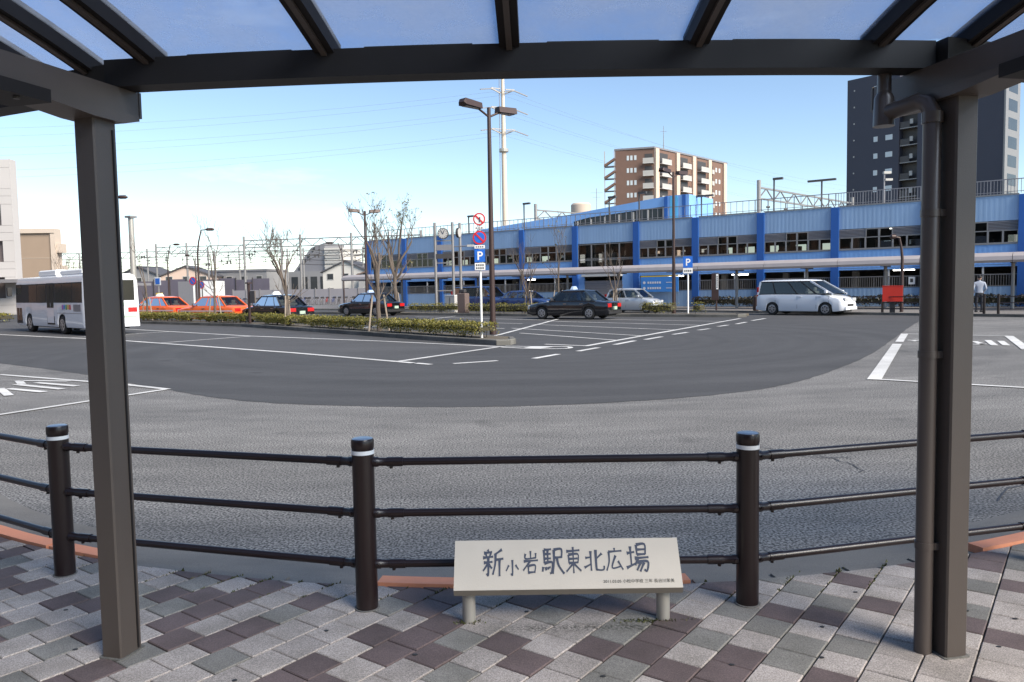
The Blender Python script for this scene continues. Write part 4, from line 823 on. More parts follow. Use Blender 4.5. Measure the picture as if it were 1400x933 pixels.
# ================================================================== TREES
def grow(m, p, d, L, r, depth, rn, tips, up=.55):
    n = 4; pts = [p]; rad = [r]; q = p.copy(); dd_ = d.copy()
    for i in range(n):
        dd_ = (dd_ + Vector((rn.gauss(0, .13), rn.gauss(0, .13), rn.gauss(0, .05) + up*.18))).normalized(); q = q + dd_ * (L/n); pts.append(q.copy()); rad.append(max(.006, r*(1 - .45*(i+1)/n)))
    m.tube(pts, rad, 6 if r > .02 else 4, False); tips.append(q)
    if depth == 0: return
    for k in range(rn.choice((2, 3, 3))):
        i = rn.choice((2, 3, 4)); a = rn.uniform(0, 6.28); side = Vector((math.cos(a), math.sin(a), rn.uniform(.1, .7))).normalized()
        grow(m, pts[i], (dd_*.85 + side*.5).normalized(), L*rn.uniform(.5, .75), rad[i]*.68, depth-1, rn, tips, up)
def bare_tree(label, loc, h, r, seed, forks=3, lean=0, leaf=0, stakes=True, spread=.35, depth=3, fork_at=.38):
    rn = random.Random(seed); t = thing('bare_tree', label, 'tree', loc, rn.uniform(0, 6), 'bare trees on the plaza'); tips = []
    m = MB(); hh = h*fork_at; pts = [Vector((lean*hh*k/4*.3 + rn.gauss(0, .02), rn.gauss(0, .02), hh*k/4)) for k in range(5)]; m.tube(pts, [r*1.25, r*1.05, r, r*.95, r*.9], 8); m.build('trunk', BARK, t, smooth=True)
    m = MB()
    for k in range(forks):
        a = 6.28*k/forks + rn.uniform(-.5, .5); d = Vector((math.cos(a)*spread, math.sin(a)*spread, 1)).normalized(); grow(m, pts[-1], d, h*.42*rn.uniform(.85, 1.1), r*.68, depth, rn, tips)
    for k in range(5):
        a = rn.uniform(0, 6.28); z = rn.uniform(.5, .95); grow(m, pts[-1].lerp(pts[1], 1-z), Vector((math.cos(a), math.sin(a), .8)).normalized(), h*.2, r*.3, 1, rn, tips)
    m.build('branches', BARK, t)
    if leaf:
        m = MB()
        for _ in range(leaf):
            c = rn.choice(tips[::3]) + Vector((rn.gauss(0, .09), rn.gauss(0, .09), rn.gauss(-.04, .07))); s = rn.uniform(.04, .085); a = Vector((rn.gauss(0, 1), rn.gauss(0, 1), rn.gauss(0, .6))).normalized(); b = a.cross(Vector((rn.gauss(0, 1), rn.gauss(0, 1), 1))).normalized()
            m.add([c - a*s, c - b*s*.6, c + a*s, c + b*s*.6], [(0, 1, 2, 3)])
        m.build('leaves', LEAFY, t)
    if stakes:
        for sx in (-.42, .42):
            m = MB(); m.tube([(sx, 0, 0), (sx*.55, 0, 1.35)], .035, 6); m.build('stake', STAKE, t)
    return t
bare_tree('slim bare tree with stakes on the island beside the bus', (-21.4, 46.1, .13), 4.2, .055, 11, 2, spread=.2)
bare_tree('slim bare tree in front of the two orange taxis', (-15.6, 41.3, .13), 4.7, .06, 12, 2, spread=.22)
bare_tree('bushy bare tree in front of the left black taxi', (-10.1, 35.4, .13), 4.35, .07, 13, 4, spread=.2, depth=4, fork_at=.3)
bare_tree('forked bare tree with stakes near the end of the island', (-4.95, 29.2, .13), 3.9, .085, 14, 3, spread=.2, depth=4, fork_at=.42)
bare_tree('taller bare tree with a few yellowing leaves left of the clock tower', (-7.9, 53.6, .12), 6.3, .14, 15, 4, leaf=420, spread=.3, depth=4)
bare_tree('multi stemmed bare tree behind the front of the black taxi', (1.0, 46.4, .12), 4.1, .07, 16, 4, spread=.24, depth=3, fork_at=.22)
bare_tree('thin bare tree behind the black taxi roof', (2.9, 48.2, .12), 4.6, .05, 17, 2, leaf=25, spread=.16, depth=3, fork_at=.5)
bare_tree('small bare tree beside the roller shutter', (6.3, 47.6, .12), 3.6, .06, 18, 3, spread=.26, depth=3, fork_at=.3)
bare_tree('far bare tree with reddish twigs behind the bus', (-37, 66, 0), 4.8, .09, 19, 4, stakes=False, spread=.6, depth=4, fork_at=.3)

# ================================================================== VEHICLES (x forward, y left, origin on the road under the middle)
def wheel(parent, x, y, r, w=.2, rim=RIM):
    sgn = 1 if y > 0 else -1; t = bpy.data.objects.new('wheel', None); COL.objects.link(t); t.parent = parent; t.location = (x, y, r)
    m = MB(); m.tube([(0, -w/2, 0), (0, -w/2 + .025, 0), (0, w/2 - .025, 0), (0, w/2, 0)], [r*.9, r, r, r*.9], 24); m.build('tyre', TYRE, t, smooth=True)
    m = MB(); yo = sgn*(w/2 + .004); m.tube([(0, yo - sgn*.05, 0), (0, yo, 0), (0, yo + sgn*.004, 0)], [r*.66, r*.66, r*.6], 20)
    for k in range(6):
        a = k*math.pi/3; c = Vector((math.cos(a), 0, math.sin(a))); m.beam(c*r*.12 + Vector((0, yo + sgn*.006, 0)), c*r*.58 + Vector((0, yo + sgn*.006, 0)), .05, .02, (0, 1, 0))
    m.disc((0, yo + sgn*.012, 0), (0, 1, 0), r*.16, .02, 12); m.build('rim', rim, t, smooth=True)
    MB().disc((0, yo + sgn*.0045, 0), (0, 1, 0), r*.5, .002, 20).build('rim_shadow', GREYD, t)
def make_car(name, label, cat, loc, hd, paint, top, wid, cabin, wheels, wr, belt, glass_split, zlow=.2, taxi=None, rear_lamps=None, front_lamps=None, stripe=None, group=None, roofc=None, seats=True, plate=PLATE, rear_tall=False, chrome=True, pillar=None, priv=0):
    """top: (x,z) upper outline of the body; wid: (x,halfwidth); cabin: (xA,xB,xC,xD,zroof,wroof) glasshouse corners."""
    t = thing(name, label, cat, (*loc, .012), math.atan2(hd[1], hd[0]), group)
    x0, x1 = top[0][0], top[-1][0]; N = 56; xs_ = sorted(set([x0 + (x1 - x0)*i/N for i in range(N+1)] + [xw + s*wr*1.17 for xw in wheels for s in (-1, 1)]))
    ra = wr*1.17; vs = []; K = 13
    for x in xs_:
        zt = lerp_tab(top, x); w = lerp_tab(wid, x); zb = zlow + .06*max(0, abs(x - (x0+x1)/2)/(x1-x0)*2 - .85)/.15
        zi = zlow
        for xw in wheels:
            if abs(x - xw) < ra: zb = max(zb, wr + math.sqrt(max(0, ra*ra - (x-xw)**2)) - .02)
        zb = min(zb, zt - .12); h = zt - zb
        half = [(0, zt + .03), (w*.5, zt + .024), (w*.86, zt), (w*.97, zt - .05), (w, zt - .13 if h > .3 else zt - .05*1.3), (w + .012, zb + h*.45), (w - .005, zb + .02 if h < .4 else zb + .06), ]
        low = (w - .035, zb)
        sec = [(-a, b) for a, b in reversed(half[1:])] + half
        sec = [(-low[0], low[1])] + sec + [low]
        vs += [(x, a, b) for a, b in sec]
    K = len(sec); n = len(xs_); fs = [tuple(range(K)), tuple(range(n*K - 1, (n-1)*K - 1, -1))]
    for i in range(n-1):
        for k in range(K-1): fs.append((i*K+k, (i+1)*K+k, (i+1)*K+k+1, i*K+k+1))
    body = MB().add(vs, fs).build('body', paint, t, smooth=True)
    MB().box(x0 + .2, x1 - .2, -lerp_tab(wid, 0) + .24, lerp_tab(wid, 0) - .24, zlow - .03, belt - .25).build('underbody', RUBB, t)
    xA, xB, xC, xD, zr, wr_ = cabin; wb = lerp_tab(wid, 0) - .055; zbelt = belt - .03
    rings = [[(xA, -wb, zbelt), (xD, -wb, zbelt), (xD, wb, zbelt), (xA, wb, zbelt)],
             [(xB + .05, -wr_ - .02, zr - .09), (xC - .05, -wr_ - .02, zr - .09), (xC - .05, wr_ + .02, zr - .09), (xB + .05, wr_ + .02, zr - .09)],
             [(xB - .04, -wr_ + .05, zr - .03), (xC + .04, -wr_ + .05, zr - .03), (xC + .04, wr_ - .05, zr - .03), (xB - .04, wr_ - .05, zr - .03)],
             [(xB - .28, -wr_ + .22, zr), (xC + .28, -wr_ + .22, zr), (xC + .28, wr_ - .22, zr), (xB - .28, wr_ - .22, zr)]]
    # pillars and roof: open frame so that one looks into the cabin
    lo, hi = rings[0], rings[1]
    def side(u, v, sg, d=0):          # u along the car from front, v from belt to roof
        a = Vector((lo[0][0] + (lo[1][0]-lo[0][0])*u, sg*wb, zbelt)); b = Vector((hi[0][0] + (hi[1][0]-hi[0][0])*u, sg*(wr_+.02), zr - .09)); p = a.lerp(b, v); p.y += sg*d; return p
    def fb(e, s_, v, d=0):
        xl, xh = (xA, xB + .05) if e > 0 else (xD, xC - .05); a = Vector((xl, s_*wb, zbelt)); b = Vector((xh, s_*(wr_ + .02), zr - .09)); p = a.lerp(b, v); p.x += e*d; return p
    m = MB(); vs = []
    for rg in rings[1:]: vs += rg
    fs = [(8, 11, 10, 9)[::-1]]
    for i in range(2):
        for k in range(4): fs.append((i*4+k, i*4+4+k, i*4+4+(k+1) % 4, i*4+(k+1) % 4))
    m.add(vs, fs); m.build('roof', roofc or paint, t, smooth=True)
    def pil(p, q, w, m_, nm='pillar'): MB().beam(p, q, w, .05, (0, 1, 0)).build(nm, m_, t)
    for sg in (-1, 1):
        for g in glass_split: pil(side(g, -.02, sg, -.02), side(g, 1.0, sg, -.02), .07, pillar or paint)
        for u, w in ((0, .08), (1, .10)): pil(side(u, -.02, sg, -.012), side(u, 1.0, sg, -.012), w, paint)
        for v in (.97, .0): MB().beam(side(0, v, sg, -.015), side(1, v, sg, -.015), .05, .06).build('window_rail', pillar or paint, t)
    us = [0] + list(glass_split) + [1]
    for sg in (-1, 1):
        for a, b in zip(us, us[1:]):
            q = [side(a + .012, .04, sg, .003), side(b - .012, .04, sg, .003), side(b - .012, .96, sg, .003), side(a + .012, .96, sg, .003)]
            MB().poly(q if sg < 0 else q[::-1]).build('side_window', GL_PRIV if priv and a >= priv else GL_CAR, t)
    for e, nm in ((1, 'windshield'), (-1, 'rear_window')):
        q = [fb(e, -.95, .03, .004), fb(e, .95, .03, .004), fb(e, .95, .97, .004), fb(e, -.95, .97, .004)]; MB().poly(q if e > 0 else q[::-1]).build(nm, GL_CAR, t)
    if seats:
        for sx in ((xA*.35 + xD*.1), (xD*.62 + xA*.05)):
            for sy in (-.36, .36):
                m = MB(); m.box(sx - .12, sx + .05, sy - .24, sy + .24, belt - .4, belt + .12, .03); m.box(sx - .11, sx - .03, sy - .13, sy + .13, belt + .13, belt + .3, .02); m.build('seat', SEAT, t)
    for x in wheels:
        for sg in (-1, 1): wheel(t, x, sg*(lerp_tab(wid, x) - .115), wr)
    # lamps, plates, bumpers, mirrors, handles
    zf = lerp_tab(top, x1); zt_ = lerp_tab(top, x0); wf, wre = lerp_tab(wid, x1), lerp_tab(wid, x0)
    for sg in (-1, 1):
        a0, a1, b0, b1 = front_lamps; MB().box(x1 - .10, x1 + .012, sg*(wf - .02) - (a1 if sg > 0 else 0), sg*(wf - .02) + (0 if sg > 0 else a1), b0, b1, .01).build('headlight', LAMP_L, t)
        a0, a1, b0, b1 = rear_lamps; ya, yb = sorted((sg*(wre - .005), sg*(wre - a1))); rl = MB().box(x0 - .014, x0 + (.14 if not rear_tall else .1), ya, yb, b0, b1, .01).build('taillight', RED_L, t)
        ym, yM = sorted((sg*(wb + .02), sg*(wb + .2))); MB().box(xA - .32, xA - .22, ym, yM, belt + .02, belt + .15, .02).build('mirror', paint if not chrome else CHROME, t)
        for g in [x for x in (us[1:-1] if len(us) > 2 else [])][:2]:
            p = side(g, 0, sg); MB().box(p.x + .04, p.x + .24, sorted((sg*(lerp_tab(wid, p.x) - .01), sg*(lerp_tab(wid, p.x) + .03)))[0], sorted((sg*(lerp_tab(wid, p.x) - .01), sg*(lerp_tab(wid, p.x) + .03)))[1], belt - .17, belt - .13).build('door_handle', CHROME if chrome else paint, t)
        for u in [0.04] + list(glass_split):
            p = side(u, 0, sg); y = sg*(lerp_tab(wid, p.x) + .0125); MB().add([(p.x - .006, y, zlow + .14), (p.x + .006, y, zlow + .14), (p.x + .006, sg*(lerp_tab(wid, p.x) + .003), belt - .12), (p.x - .006, sg*(lerp_tab(wid, p.x) + .003), belt - .12)], [(0, 1, 2, 3)]).build('door_seam', RUBB, t)
    for e, xx, ww in ((1, x1, wf), (-1, x0, wre)):
        xa, xb = sorted((xx - e*.08, xx + e*.06)); MB().box(xa, xb, -ww + .01, ww - .01, zlow + .05, zlow + .25, .03).build('bumper', RUBB if chrome else paint, t)
        MB().box(min(xx + e*.0, xx + e*.075), max(xx + e*.0, xx + e*.075), -.165, .165, (zlow + .28 if e < 0 else zlow + .1), (zlow + .44 if e < 0 else zlow + .24)).build('licence_plate', plate, t)
    if chrome:
        MB().box(x0 - .064, x0 - .05, -wre + .05, wre - .05, zlow + .2, zlow + .24).build('bumper_trim', CHROME, t)
        for sg in (-1, 1):
            y = sg*(lerp_tab(wid, 0) + .016); MB().box(wheels[0] + ra + .03, wheels[1] - ra - .03, min(y, y - sg*.012), max(y, y - sg*.012), .5, .545).build('side_moulding', RUBB if paint is not BLACKP else CHROME, t)
    MB().box(x1 - .01, x1 + .02, -wf*.5, wf*.5, zf - .24, zf - .1).build('grille', RUBB, t)
    if stripe:
        for sg in (-1, 1):
            vs = []; q = [x0 + .12 + (x1 - x0 - .5)*i/20 for i in range(21)]
            for x in q: y = sg*(lerp_tab(wid, x) + .016); vs += [(x, y, .60), (x, y, .68)]
            MB().add(vs, [(2*i, 2*i+2, 2*i+3, 2*i+1) for i in range(20)]).build('stripe', stripe, t)
    if taxi:
        sgn_ = MB(); xs0 = (xB + xC)/2 + .25; sgn_.add([(xs0 + a*.09, b*.26, zr + .002) for a, b in ((-1,-1),(1,-1),(1,1),(-1,1))] + [(xs0 + a*.05, b*.15, zr + .17) for a, b in ((-1,-1),(1,-1),(1,1),(-1,1))], [(3,2,1,0),(4,5,6,7),(0,1,5,4),(1,2,6,5),(2,3,7,6),(3,0,4,7)]); so = sgn_.build('roof_sign', taxi, t)
        MB().box(xs0 - .1, xs0 + .1, -.32, .32, zr - .005, zr + .008).build('sign_base', RUBB, so)
    return t
TAXI_TOP = [(-2.34, .80), (-2.30, .86), (-1.5, .93), (-1.0, .94), (.75, .93), (.95, .90), (1.6, .84), (2.2, .74), (2.32, .62)]
TAXI_W = [(-2.34, .76), (-2.2, .82), (-1.4, .845), (1.2, .845), (2.1, .80), (2.32, .70)]
def taxi(name, label, loc, hd, paint, sign, stripe=None, plate=GREENP):
    return make_car(name, label, 'taxi', loc, hd, paint, TAXI_TOP, TAXI_W, (.98, .33, -.95, -1.62, 1.50, .60), (-1.32, 1.42), .31, .93, (.42, .78), .2, sign, (0, .40, .60, .79), (0, .34, .55, .72), stripe, 'parked taxis', plate=plate)
HD = (-.77, .64)
LAMPW = mat('taxi_lamp', (.75, .74, .70), .4); LAMPB = mat('taxi_lamp_blue', (.35, .45, .62), .4)
taxi('taxi', 'black taxi sedan parked beside the white stall lines in front of the silver car', (3.2, 40.6), (-.84, .54), BLACKP, LAMPB)
taxi('taxi', 'black taxi sedan behind the forked bare tree in front of the far hedge', (-9.2, 51.2), (-.80, .60), BLACKP, LAMPB)
taxi('taxi', 'black taxi sedan behind the bushy bare tree beside the orange taxi', (-12.7, 42.4), (-.76, .65), BLACKP, LAMPW)
taxi('taxi', 'orange taxi sedan with bright trunk beside the left black taxi', (-17.0, 45.1), (-.89, .46), ORNGP, LAMPW, mat('taxi_stripe', (.55, .40, .42), .5), PLATE)
taxi('taxi', 'orange taxi sedan farther left just right of the white bus', (-21.9, 48.9), (-.89, .46), ORNGP, LAMPW, MATS['taxi_stripe'], PLATE)
VAN_TOP = [(-2.30, 1.02), (-2.27, 1.09), (-1.5, 1.10), (1.0, 1.08), (1.35, 1.05), (1.9, .93), (2.22, .82), (2.33, .66)]
VAN_W = [(-2.30, .80), (-2.1, .84), (0, .85), (1.6, .84), (2.15, .78), (2.33, .64)]
make_car('minivan', 'white pearl minivan facing right at the far kerb', 'van', (15.2, 40.55), (.68, -.735), WHTP, VAN_TOP, VAN_W, (1.78, .55, -2.08, -2.24, 1.82, .70), (-1.42, 1.43), .32, 1.09, (.20, .45, .75), .2, None, (0, .13, .95, 1.45), (0, .36, .70, .86), None, chrome=False, rear_tall=True, pillar=RUBB, priv=.4)
KEI_TOP = [(-1.66, .86), (-1.63, .92), (-1.2, .95), (.45, .94), (.7, .92), (1.35, .83), (1.62, .70), (1.69, .58)]
KEI_W = [(-1.66, .67), (-1.5, .71), (0, .72), (1.2, .71), (1.6, .62), (1.69, .55)]
make_car('small_car', 'small silver hatchback facing right behind the black taxi', 'car', (7.5, 48.0), (.80, -.60), SILVP, KEI_TOP, KEI_W, (.95, .28, -1.25, -1.56, 1.50, .56), (-1.15, 1.17), .27, .94, (.45, .80), .18, None, (0, .12, .75, 1.15), (0, .26, .62, .76), None, chrome=False, plate=YELLOW)
make_car('minivan', 'dark blue van partly behind the stone post', 'van', (-2.2, 58.5), (.80, -.60), BLUEP, VAN_TOP, VAN_W, (1.62, .82, -2.02, -2.22, 1.80, .70), (-1.42, 1.43), .32, 1.04, (.33, .7), .2, None, (0, .13, .95, 1.45), (0, .36, .70, .86), None, chrome=False, rear_tall=True, pillar=RUBB, priv=.4)
make_car('sedan', 'dark car behind the tall brown lamp post', 'car', (1.0, 55.0), (.80, -.60), BLUEP, TAXI_TOP, TAXI_W, (.98, .33, -.95, -1.62, 1.45, .60), (-1.32, 1.42), .31, .93, (.42, .78), .2, None, (0, .40, .60, .79), (0, .34, .55, .72), None, chrome=False)

def make_bus(label, loc, hd, L=8.9, W=2.2, H=2.78, group='white city buses'):
    t = thing('bus', label, 'bus', (*loc, .012), math.atan2(hd[1], hd[0]), group); t.scale = (1, 1, .94); w = W/2; x0, x1 = -L/2, L/2
    sec = [(-w + .04, .32), (-w, .5), (-w, 1.42), (-w + .03, 2.35), (-w + .12, 2.60), (-w + .3, 2.68), (0, 2.71), (w - .3, 2.68), (w - .12, 2.60), (w - .03, 2.35), (w, 1.42), (w, .5), (w - .04, .32)]
    WX = (-1.75, 2.55); wr = .42; ra = .5; xs_ = sorted(set([x0 + L*i/60 for i in range(61)] + [c + s*ra for c in WX for s in (-1, 1)])); vs = []
    for x in xs_:
        zb = .32
        for c in WX:
            if abs(x - c) < ra: zb = max(zb, wr + math.sqrt(ra*ra - (x-c)**2))
        e = max(0, (x - (x1 - .12))/.12, ((x0 + .1) - x)/.1); k_ = 1 - .05*e*e
        vs += [(x, y*k_, max(z, zb + (.18 if abs(y) > w - .02 and z > .4 and z < 1 and zb > .5 else 0)) if z < 1.2 else z) for y, z in sec]
    K = len(sec); n = len(xs_); fs = [tuple(range(K)), tuple(range(n*K-1, (n-1)*K-1, -1))]
    for i in range(n-1):
        for k in range(K-1): fs.append((i*K+k, (i+1)*K+k, (i+1)*K+k+1, i*K+k+1))
    body = MB().add(vs, fs).build('body', WHTP, t, smooth=True)
    MB().box(x0 + .3, x1 - .3, -w + .35, w - .35, .25, 1.2).build('underbody', RUBB, t)
    for c in WX:
        for sg in (-1, 1): wheel(t, c, sg*(w - .16), wr, .26)
    for sg in (-1, 1):
        y = sg*(w + .004)
        def pane(xa, xb, za, zb, nm='side_window', m_=GL_BUS, d=0):
            f_ = lambda z: sg*(w + .006 + d - (.03*(z - 1.42)/.93 if z > 1.42 else 0))
            MB().add([(xa, f_(za), za), (xb, f_(za), za), (xb, f_(zb), zb), (xa, f_(zb), zb)], [(0, 1, 2, 3) if sg < 0 else (3, 2, 1, 0)]).build(nm, m_, t)
        pane(x0 + .2, x1 - .16, 1.43, 2.33, 'window_band', RUBB, -.003)
        edges = [x0 + .25, x0 + 1.35, x0 + 2.5, x0 + 3.4] if sg > 0 else [x0 + .25 + i*1.25 for i in range(7)]
        for a, b in zip(edges, edges[1:]): pane(a + .03, b - .03, 1.46, 2.28)
        if sg > 0:
            # middle door, front windows, front door (nearside)
            pane(x0 + 3.5, x0 + 4.45, .42, 2.34, 'door', RUBB); pane(x0 + 3.56, x0 + 3.95, 1.2, 2.26, 'door_window', GL_BUS, .004); pane(x0 + 4.0, x0 + 4.4, 1.2, 2.26, 'door_window', GL_BUS, .004); pane(x0 + 3.56, x0 + 4.4, .5, 1.15, 'door_panel', WHTP, .004)
            pane(x0 + 4.55, x0 + 5.7, 1.46, 2.28); pane(x0 + 5.75, x0 + 6.85, 1.46, 2.28)
            pane(x1 - 1.02, x1 - .2, .42, 2.34, 'door', RUBB); pane(x1 - .98, x1 - .63, .55, 2.28, 'door_window', GL_BUS, .004); pane(x1 - .59, x1 - .24, .55, 2.28, 'door_window', GL_BUS, .004)
            for k, c in enumerate(((.55, .03, .05), (.7, .35, .03), (.08, .32, .1), (.03, .2, .55), (.35, .08, .4))): pane(x0 + 1.5 + k*.22, x0 + 1.66 + k*.22, 1.12 + .02*(k % 2), 1.34, 'colour_lettering', mat('bus_letter_%d' % k, c, .5), .002)
            pane(x0 + .3, x0 + 3.2, .95, .97, 'trim_line', LOUV, .002); pane(x0 + .4, x0 + 1.2, 1.05, 1.35, 'vent_panel', LOUV, .002)
            MB().box(x1 + .02, x1 + .2, w + .1, w + .28, 1.75, 2.2, .02).build('mirror', RUBB, t)
    # rear: window, lamps, plates
    def rear(y0_, y1_, z0_, z1_, nm, m_, d=.006): MB().box(x0 - d, x0 + .02, y0_, y1_, z0_, z1_).build(nm, m_, t)
    rear(-w*.8, w*.8, 1.5, 2.4, 'rear_window', GL_BUS); rear(-.35, .35, 2.44, 2.58, 'route_box', GREYD)
    for sg in (-1, 1):
        ya, yb = sorted((sg*w*.88, sg*w*.55)); rear(ya, yb, .98, 1.18, 'taillight', RED_L, .02); rear(min(sg*w*.86, sg*w*.4), max(sg*w*.86, sg*w*.4), .72, .82, 'sticker', GREENP, .008)
    rear(-w*.7, .1, 1.26, 1.4, 'sticker', mat('pale_green', (.45, .62, .48), .5), .008); rear(-w + .06, w - .06, .34, .5, 'bumper', WHTP, .05); rear(-.2, .2, .55, .7, 'licence_plate', PLATE, .02)
    MB().box(x1 - .02, x1 + .006, -w*.86, w*.86, 1.15, 2.3).build('windshield', GL_BUS, t)
    for sg in (-1, 1): MB().disc((x1, sg*w*.72, .75), (1, 0, 0), .12, .04, 14).build('headlight', LAMP_L, t)
    MB().box(x0 + 1.2, x0 + 3.8, -.7, .7, 2.69, 2.93, .06).build('roof_unit', WHITE, t); MB().box(x0 + 4.4, x0 + 6.6, -.7, .7, 2.69, 2.98, .06).build('roof_unit', WHITE, t)
    return t
th = R(47.5); bh = (-math.sin(th), math.cos(th)); fl_ = Vector((-23.75, 37.6)); bl = Vector((-bh[1], bh[0]))
bc = fl_ - Vector(bh)*4.45 - bl*1.1
make_bus('white city bus with coloured lettering behind the left canopy post', bc, bh)
make_bus('white bus cut off by the left picture edge', (-41.5, 57.5), (-.8, .6))

# ================================================================== LAMP POSTS AND SIGNS
def twin_lamp(label, loc, h, rz_, s=1.0):
    t = thing('street_lamp', label, 'street lamp', loc, rz_, 'twin headed brown street lamps')
    MB().tube([(0, 0, 0), (0, 0, h*.4), (0, 0, h)], [.10, .085, .06], 14).build('pole', BROWNL, t, smooth=True)
    m = MB(); m.tube([(0, 0, 0), (0, 0, .5)], [.115, .11], 14); m.build('base_sleeve', BROWNL, t, smooth=True)
    for sg in (-1, 1):
        m = MB(); m.tube([(0, 0, h - .30), (sg*.45, 0, h - .10)], .035, 8); ar = m.build('lamp_arm', BROWNL, t)
        a, b = .38*s, 1.12*s; z0, z1 = h - .12, h - .10
        m = MB(); m.add([(sg*a, -.13, z0 + .02), (sg*a, .13, z0 + .02), (sg*a, .10, z0 + .2), (sg*a, -.10, z0 + .2), (sg*b, -.19, z1 + .02), (sg*b, .19, z1 + .02), (sg*b, .15, z1 + .22), (sg*b, -.15, z1 + .22), (sg*(b + .07), -.12, z1 + .1), (sg*(b + .07), .12, z1 + .1)], [(0,1,2,3),(0,4,5,1),(3,2,6,7),(0,3,7,4),(1,5,6,2),(4,7,8),(5,9,6),(7,6,9,8),(4,8,9,5)]); hd_ = m.build('lamp_head', BROWNL, t)
        MB().add([(sg*(a+.1), -.1, z0 + .01), (sg*(a+.1), .1, z0 + .01), (sg*(b-.06), .13, z1 - .006), (sg*(b-.06), -.13, z1 - .006)], [(0, 1, 2, 3)]).build('lens', LENS, hd_)
    return t
twin_lamp('tall brown twin street lamp at the near end of the hedged island', (-.62, 25.8, .13), 7.35, R(45))
twin_lamp('brown twin street lamp behind the forked tree and black taxi', (-9.55, 52.0, .12), 6.75, R(28), .9)
twin_lamp('brown twin street lamp in front of the brown apartment block', (8.82, 42.6, .12), 7.6, R(45))
def hook_lamp(label, loc, h, dirx, s=1.0):
    t = thing('street_lamp', label, 'street lamp', loc, 0, 'single arm street lamps')
    MB().tube([(0, 0, 0), (0, 0, h*.72), (dirx*.12*s, 0, h*.86), (dirx*.36*s, 0, h)], [.09, .07, .06, .05], 10).build('pole', BROWNL, t, smooth=True)
    m = MB(); m.tube([(dirx*.3*s, 0, h), (dirx*.75*s, 0, h + .03)], .035, 8); m.tube([(dirx*.7*s, 0, h + .03), (dirx*.85*s, 0, h + .05), (dirx*1.25*s, 0, h + .05), (dirx*1.4*s, 0, h + .03)], [.05, .12, .12, .04], 10); m.build('lamp_head', BROWNL, t, smooth=True)
    return t
hook_lamp('single arm street lamp above the second orange taxi', (-24.6, 62, 0), 6.6, 1)
hook_lamp('farther single arm street lamp left of the taxis', (-37.0, 85, 0), 6.9, 1)
hook_lamp('single arm street lamp with head to the left behind the black taxi', (-20.2, 95, 0), 7.4, -1, 1.5)
hook_lamp('tall street lamp hidden behind the left canopy post', (-25.35, 50, 0), 7.75, 1, .9)
hook_lamp('far low street lamp with head to the left among the masts', (-42, 105, 0), 6.7, -1)
hook_lamp('slim dark street lamp in front of the walkway by the red board', (19.5, 39.2, .11), 3.7, -1, .45)

def round_sign(t, z, r, kind, y=-.06):
    c = (0, y, z)
    if kind == 'noturn':
        MB().disc(c, (0, 1, 0), r, .02, 28).build('sign_rim', REDS, t); MB().disc((0, y - .012, z), (0, 1, 0), r*.78, .006, 28).build('sign_face', WHITE, t); m = MB(); m.beam((-r*.6, y - .02, z + r*.6), (r*.6, y - .02, z - r*.6), .05, .008, (0, 1, 0)); m.build('slash', REDS, t)
        m = MB(); m.tube([(.02, y - .018, z - r*.45), (.02, y - .018, z + r*.3)], .02, 6); m.build('symbol', INK, t)
    else:
        MB().disc(c, (0, 1, 0), r, .02, 28).build('sign_rim', REDS, t); MB().disc((0, y - .012, z), (0, 1, 0), r*.77, .006, 28).build('sign_face', BLUES, t); m = MB(); m.beam((-r*.55, y - .02, z + r*.55), (r*.55, y - .02, z - r*.55), .055, .008, (0, 1, 0)); m.build('slash', REDS, t)
def plate_sign(t, z0, z1, w, m_, y=-.06): return MB().box(-w/2, w/2, y - .01, y + .01, z0, z1, .004).build('sign_plate', m_, t)
def dashes(t, z0, z1, w, n, y=-.075, m_=INKS, rows=1):
    for r_ in range(rows):
        za = z0 + (z1 - z0)*(r_ + .2)/rows; zb = z0 + (z1 - z0)*(r_ + .8)/rows
        for k in range(n): x = -w/2 + w*(k + .15)/n; MB().box(x, x + w/n*.62, y, y + .004, za, zb).build('lettering', m_, t)
RX = Matrix.Rotation(R(90), 4, 'X')
t = thing('traffic_sign_post', 'white signpost with two round signs and a blue parking sign at the island end', 'sign', (-.93, 24.15, .13), R(-6))
MB().tube([(0, 0, 0), (0, 0, 3.75)], .036, 12).build('pole', WHITE, t, smooth=True)
round_sign(t, 3.63, .19, 'noturn'); round_sign(t, 3.07, .21, 'nopark'); plate_sign(t, 3.33, 3.40, .3, WHITE); dashes(t, 3.34, 3.39, .24, 3)
plate_sign(t, 2.74, 2.84, .32, WHITE); dashes(t, 2.76, 2.82, .26, 4, rows=1)
plate_sign(t, 2.33, 2.71, .32, BLUES); text_mesh('P', .36, WHITE, 'lettering', t, Matrix.Translation((0, -.075, 2.505)) @ RX, .002, offset=.006)
plate_sign(t, 2.08, 2.30, .32, WHITE); dashes(t, 2.10, 2.28, .26, 4, rows=2)
t = thing('traffic_sign_post', 'white post with small blue parking sign right of the silver car', 'sign', (9.5, 42.2, .12), R(-14))
MB().tube([(0, 0, 0), (0, 0, 3.05)], .045, 12).build('pole', WHITE, t, smooth=True)
plate_sign(t, 2.45, 3.05, .5, BLUES, -.07); text_mesh('P', .52, WHITE, 'lettering', t, Matrix.Translation((0, -.086, 2.72)) @ RX, .002, offset=.008)
plate_sign(t, 2.15, 2.42, .5, WHITE, -.07); dashes(t, 2.2, 2.36, .4, 4, -.085)
t = thing('traffic_sign_post', 'white post with round blue and red no parking sign above the orange taxi', 'sign', (-24.2, 60.0, 0), R(-20)); MB().tube([(0, 0, 0), (0, 0, 2.85)], .07, 10).build('pole', WHITE, t); round_sign(t, 2.6, .32, 'nopark', -.1)
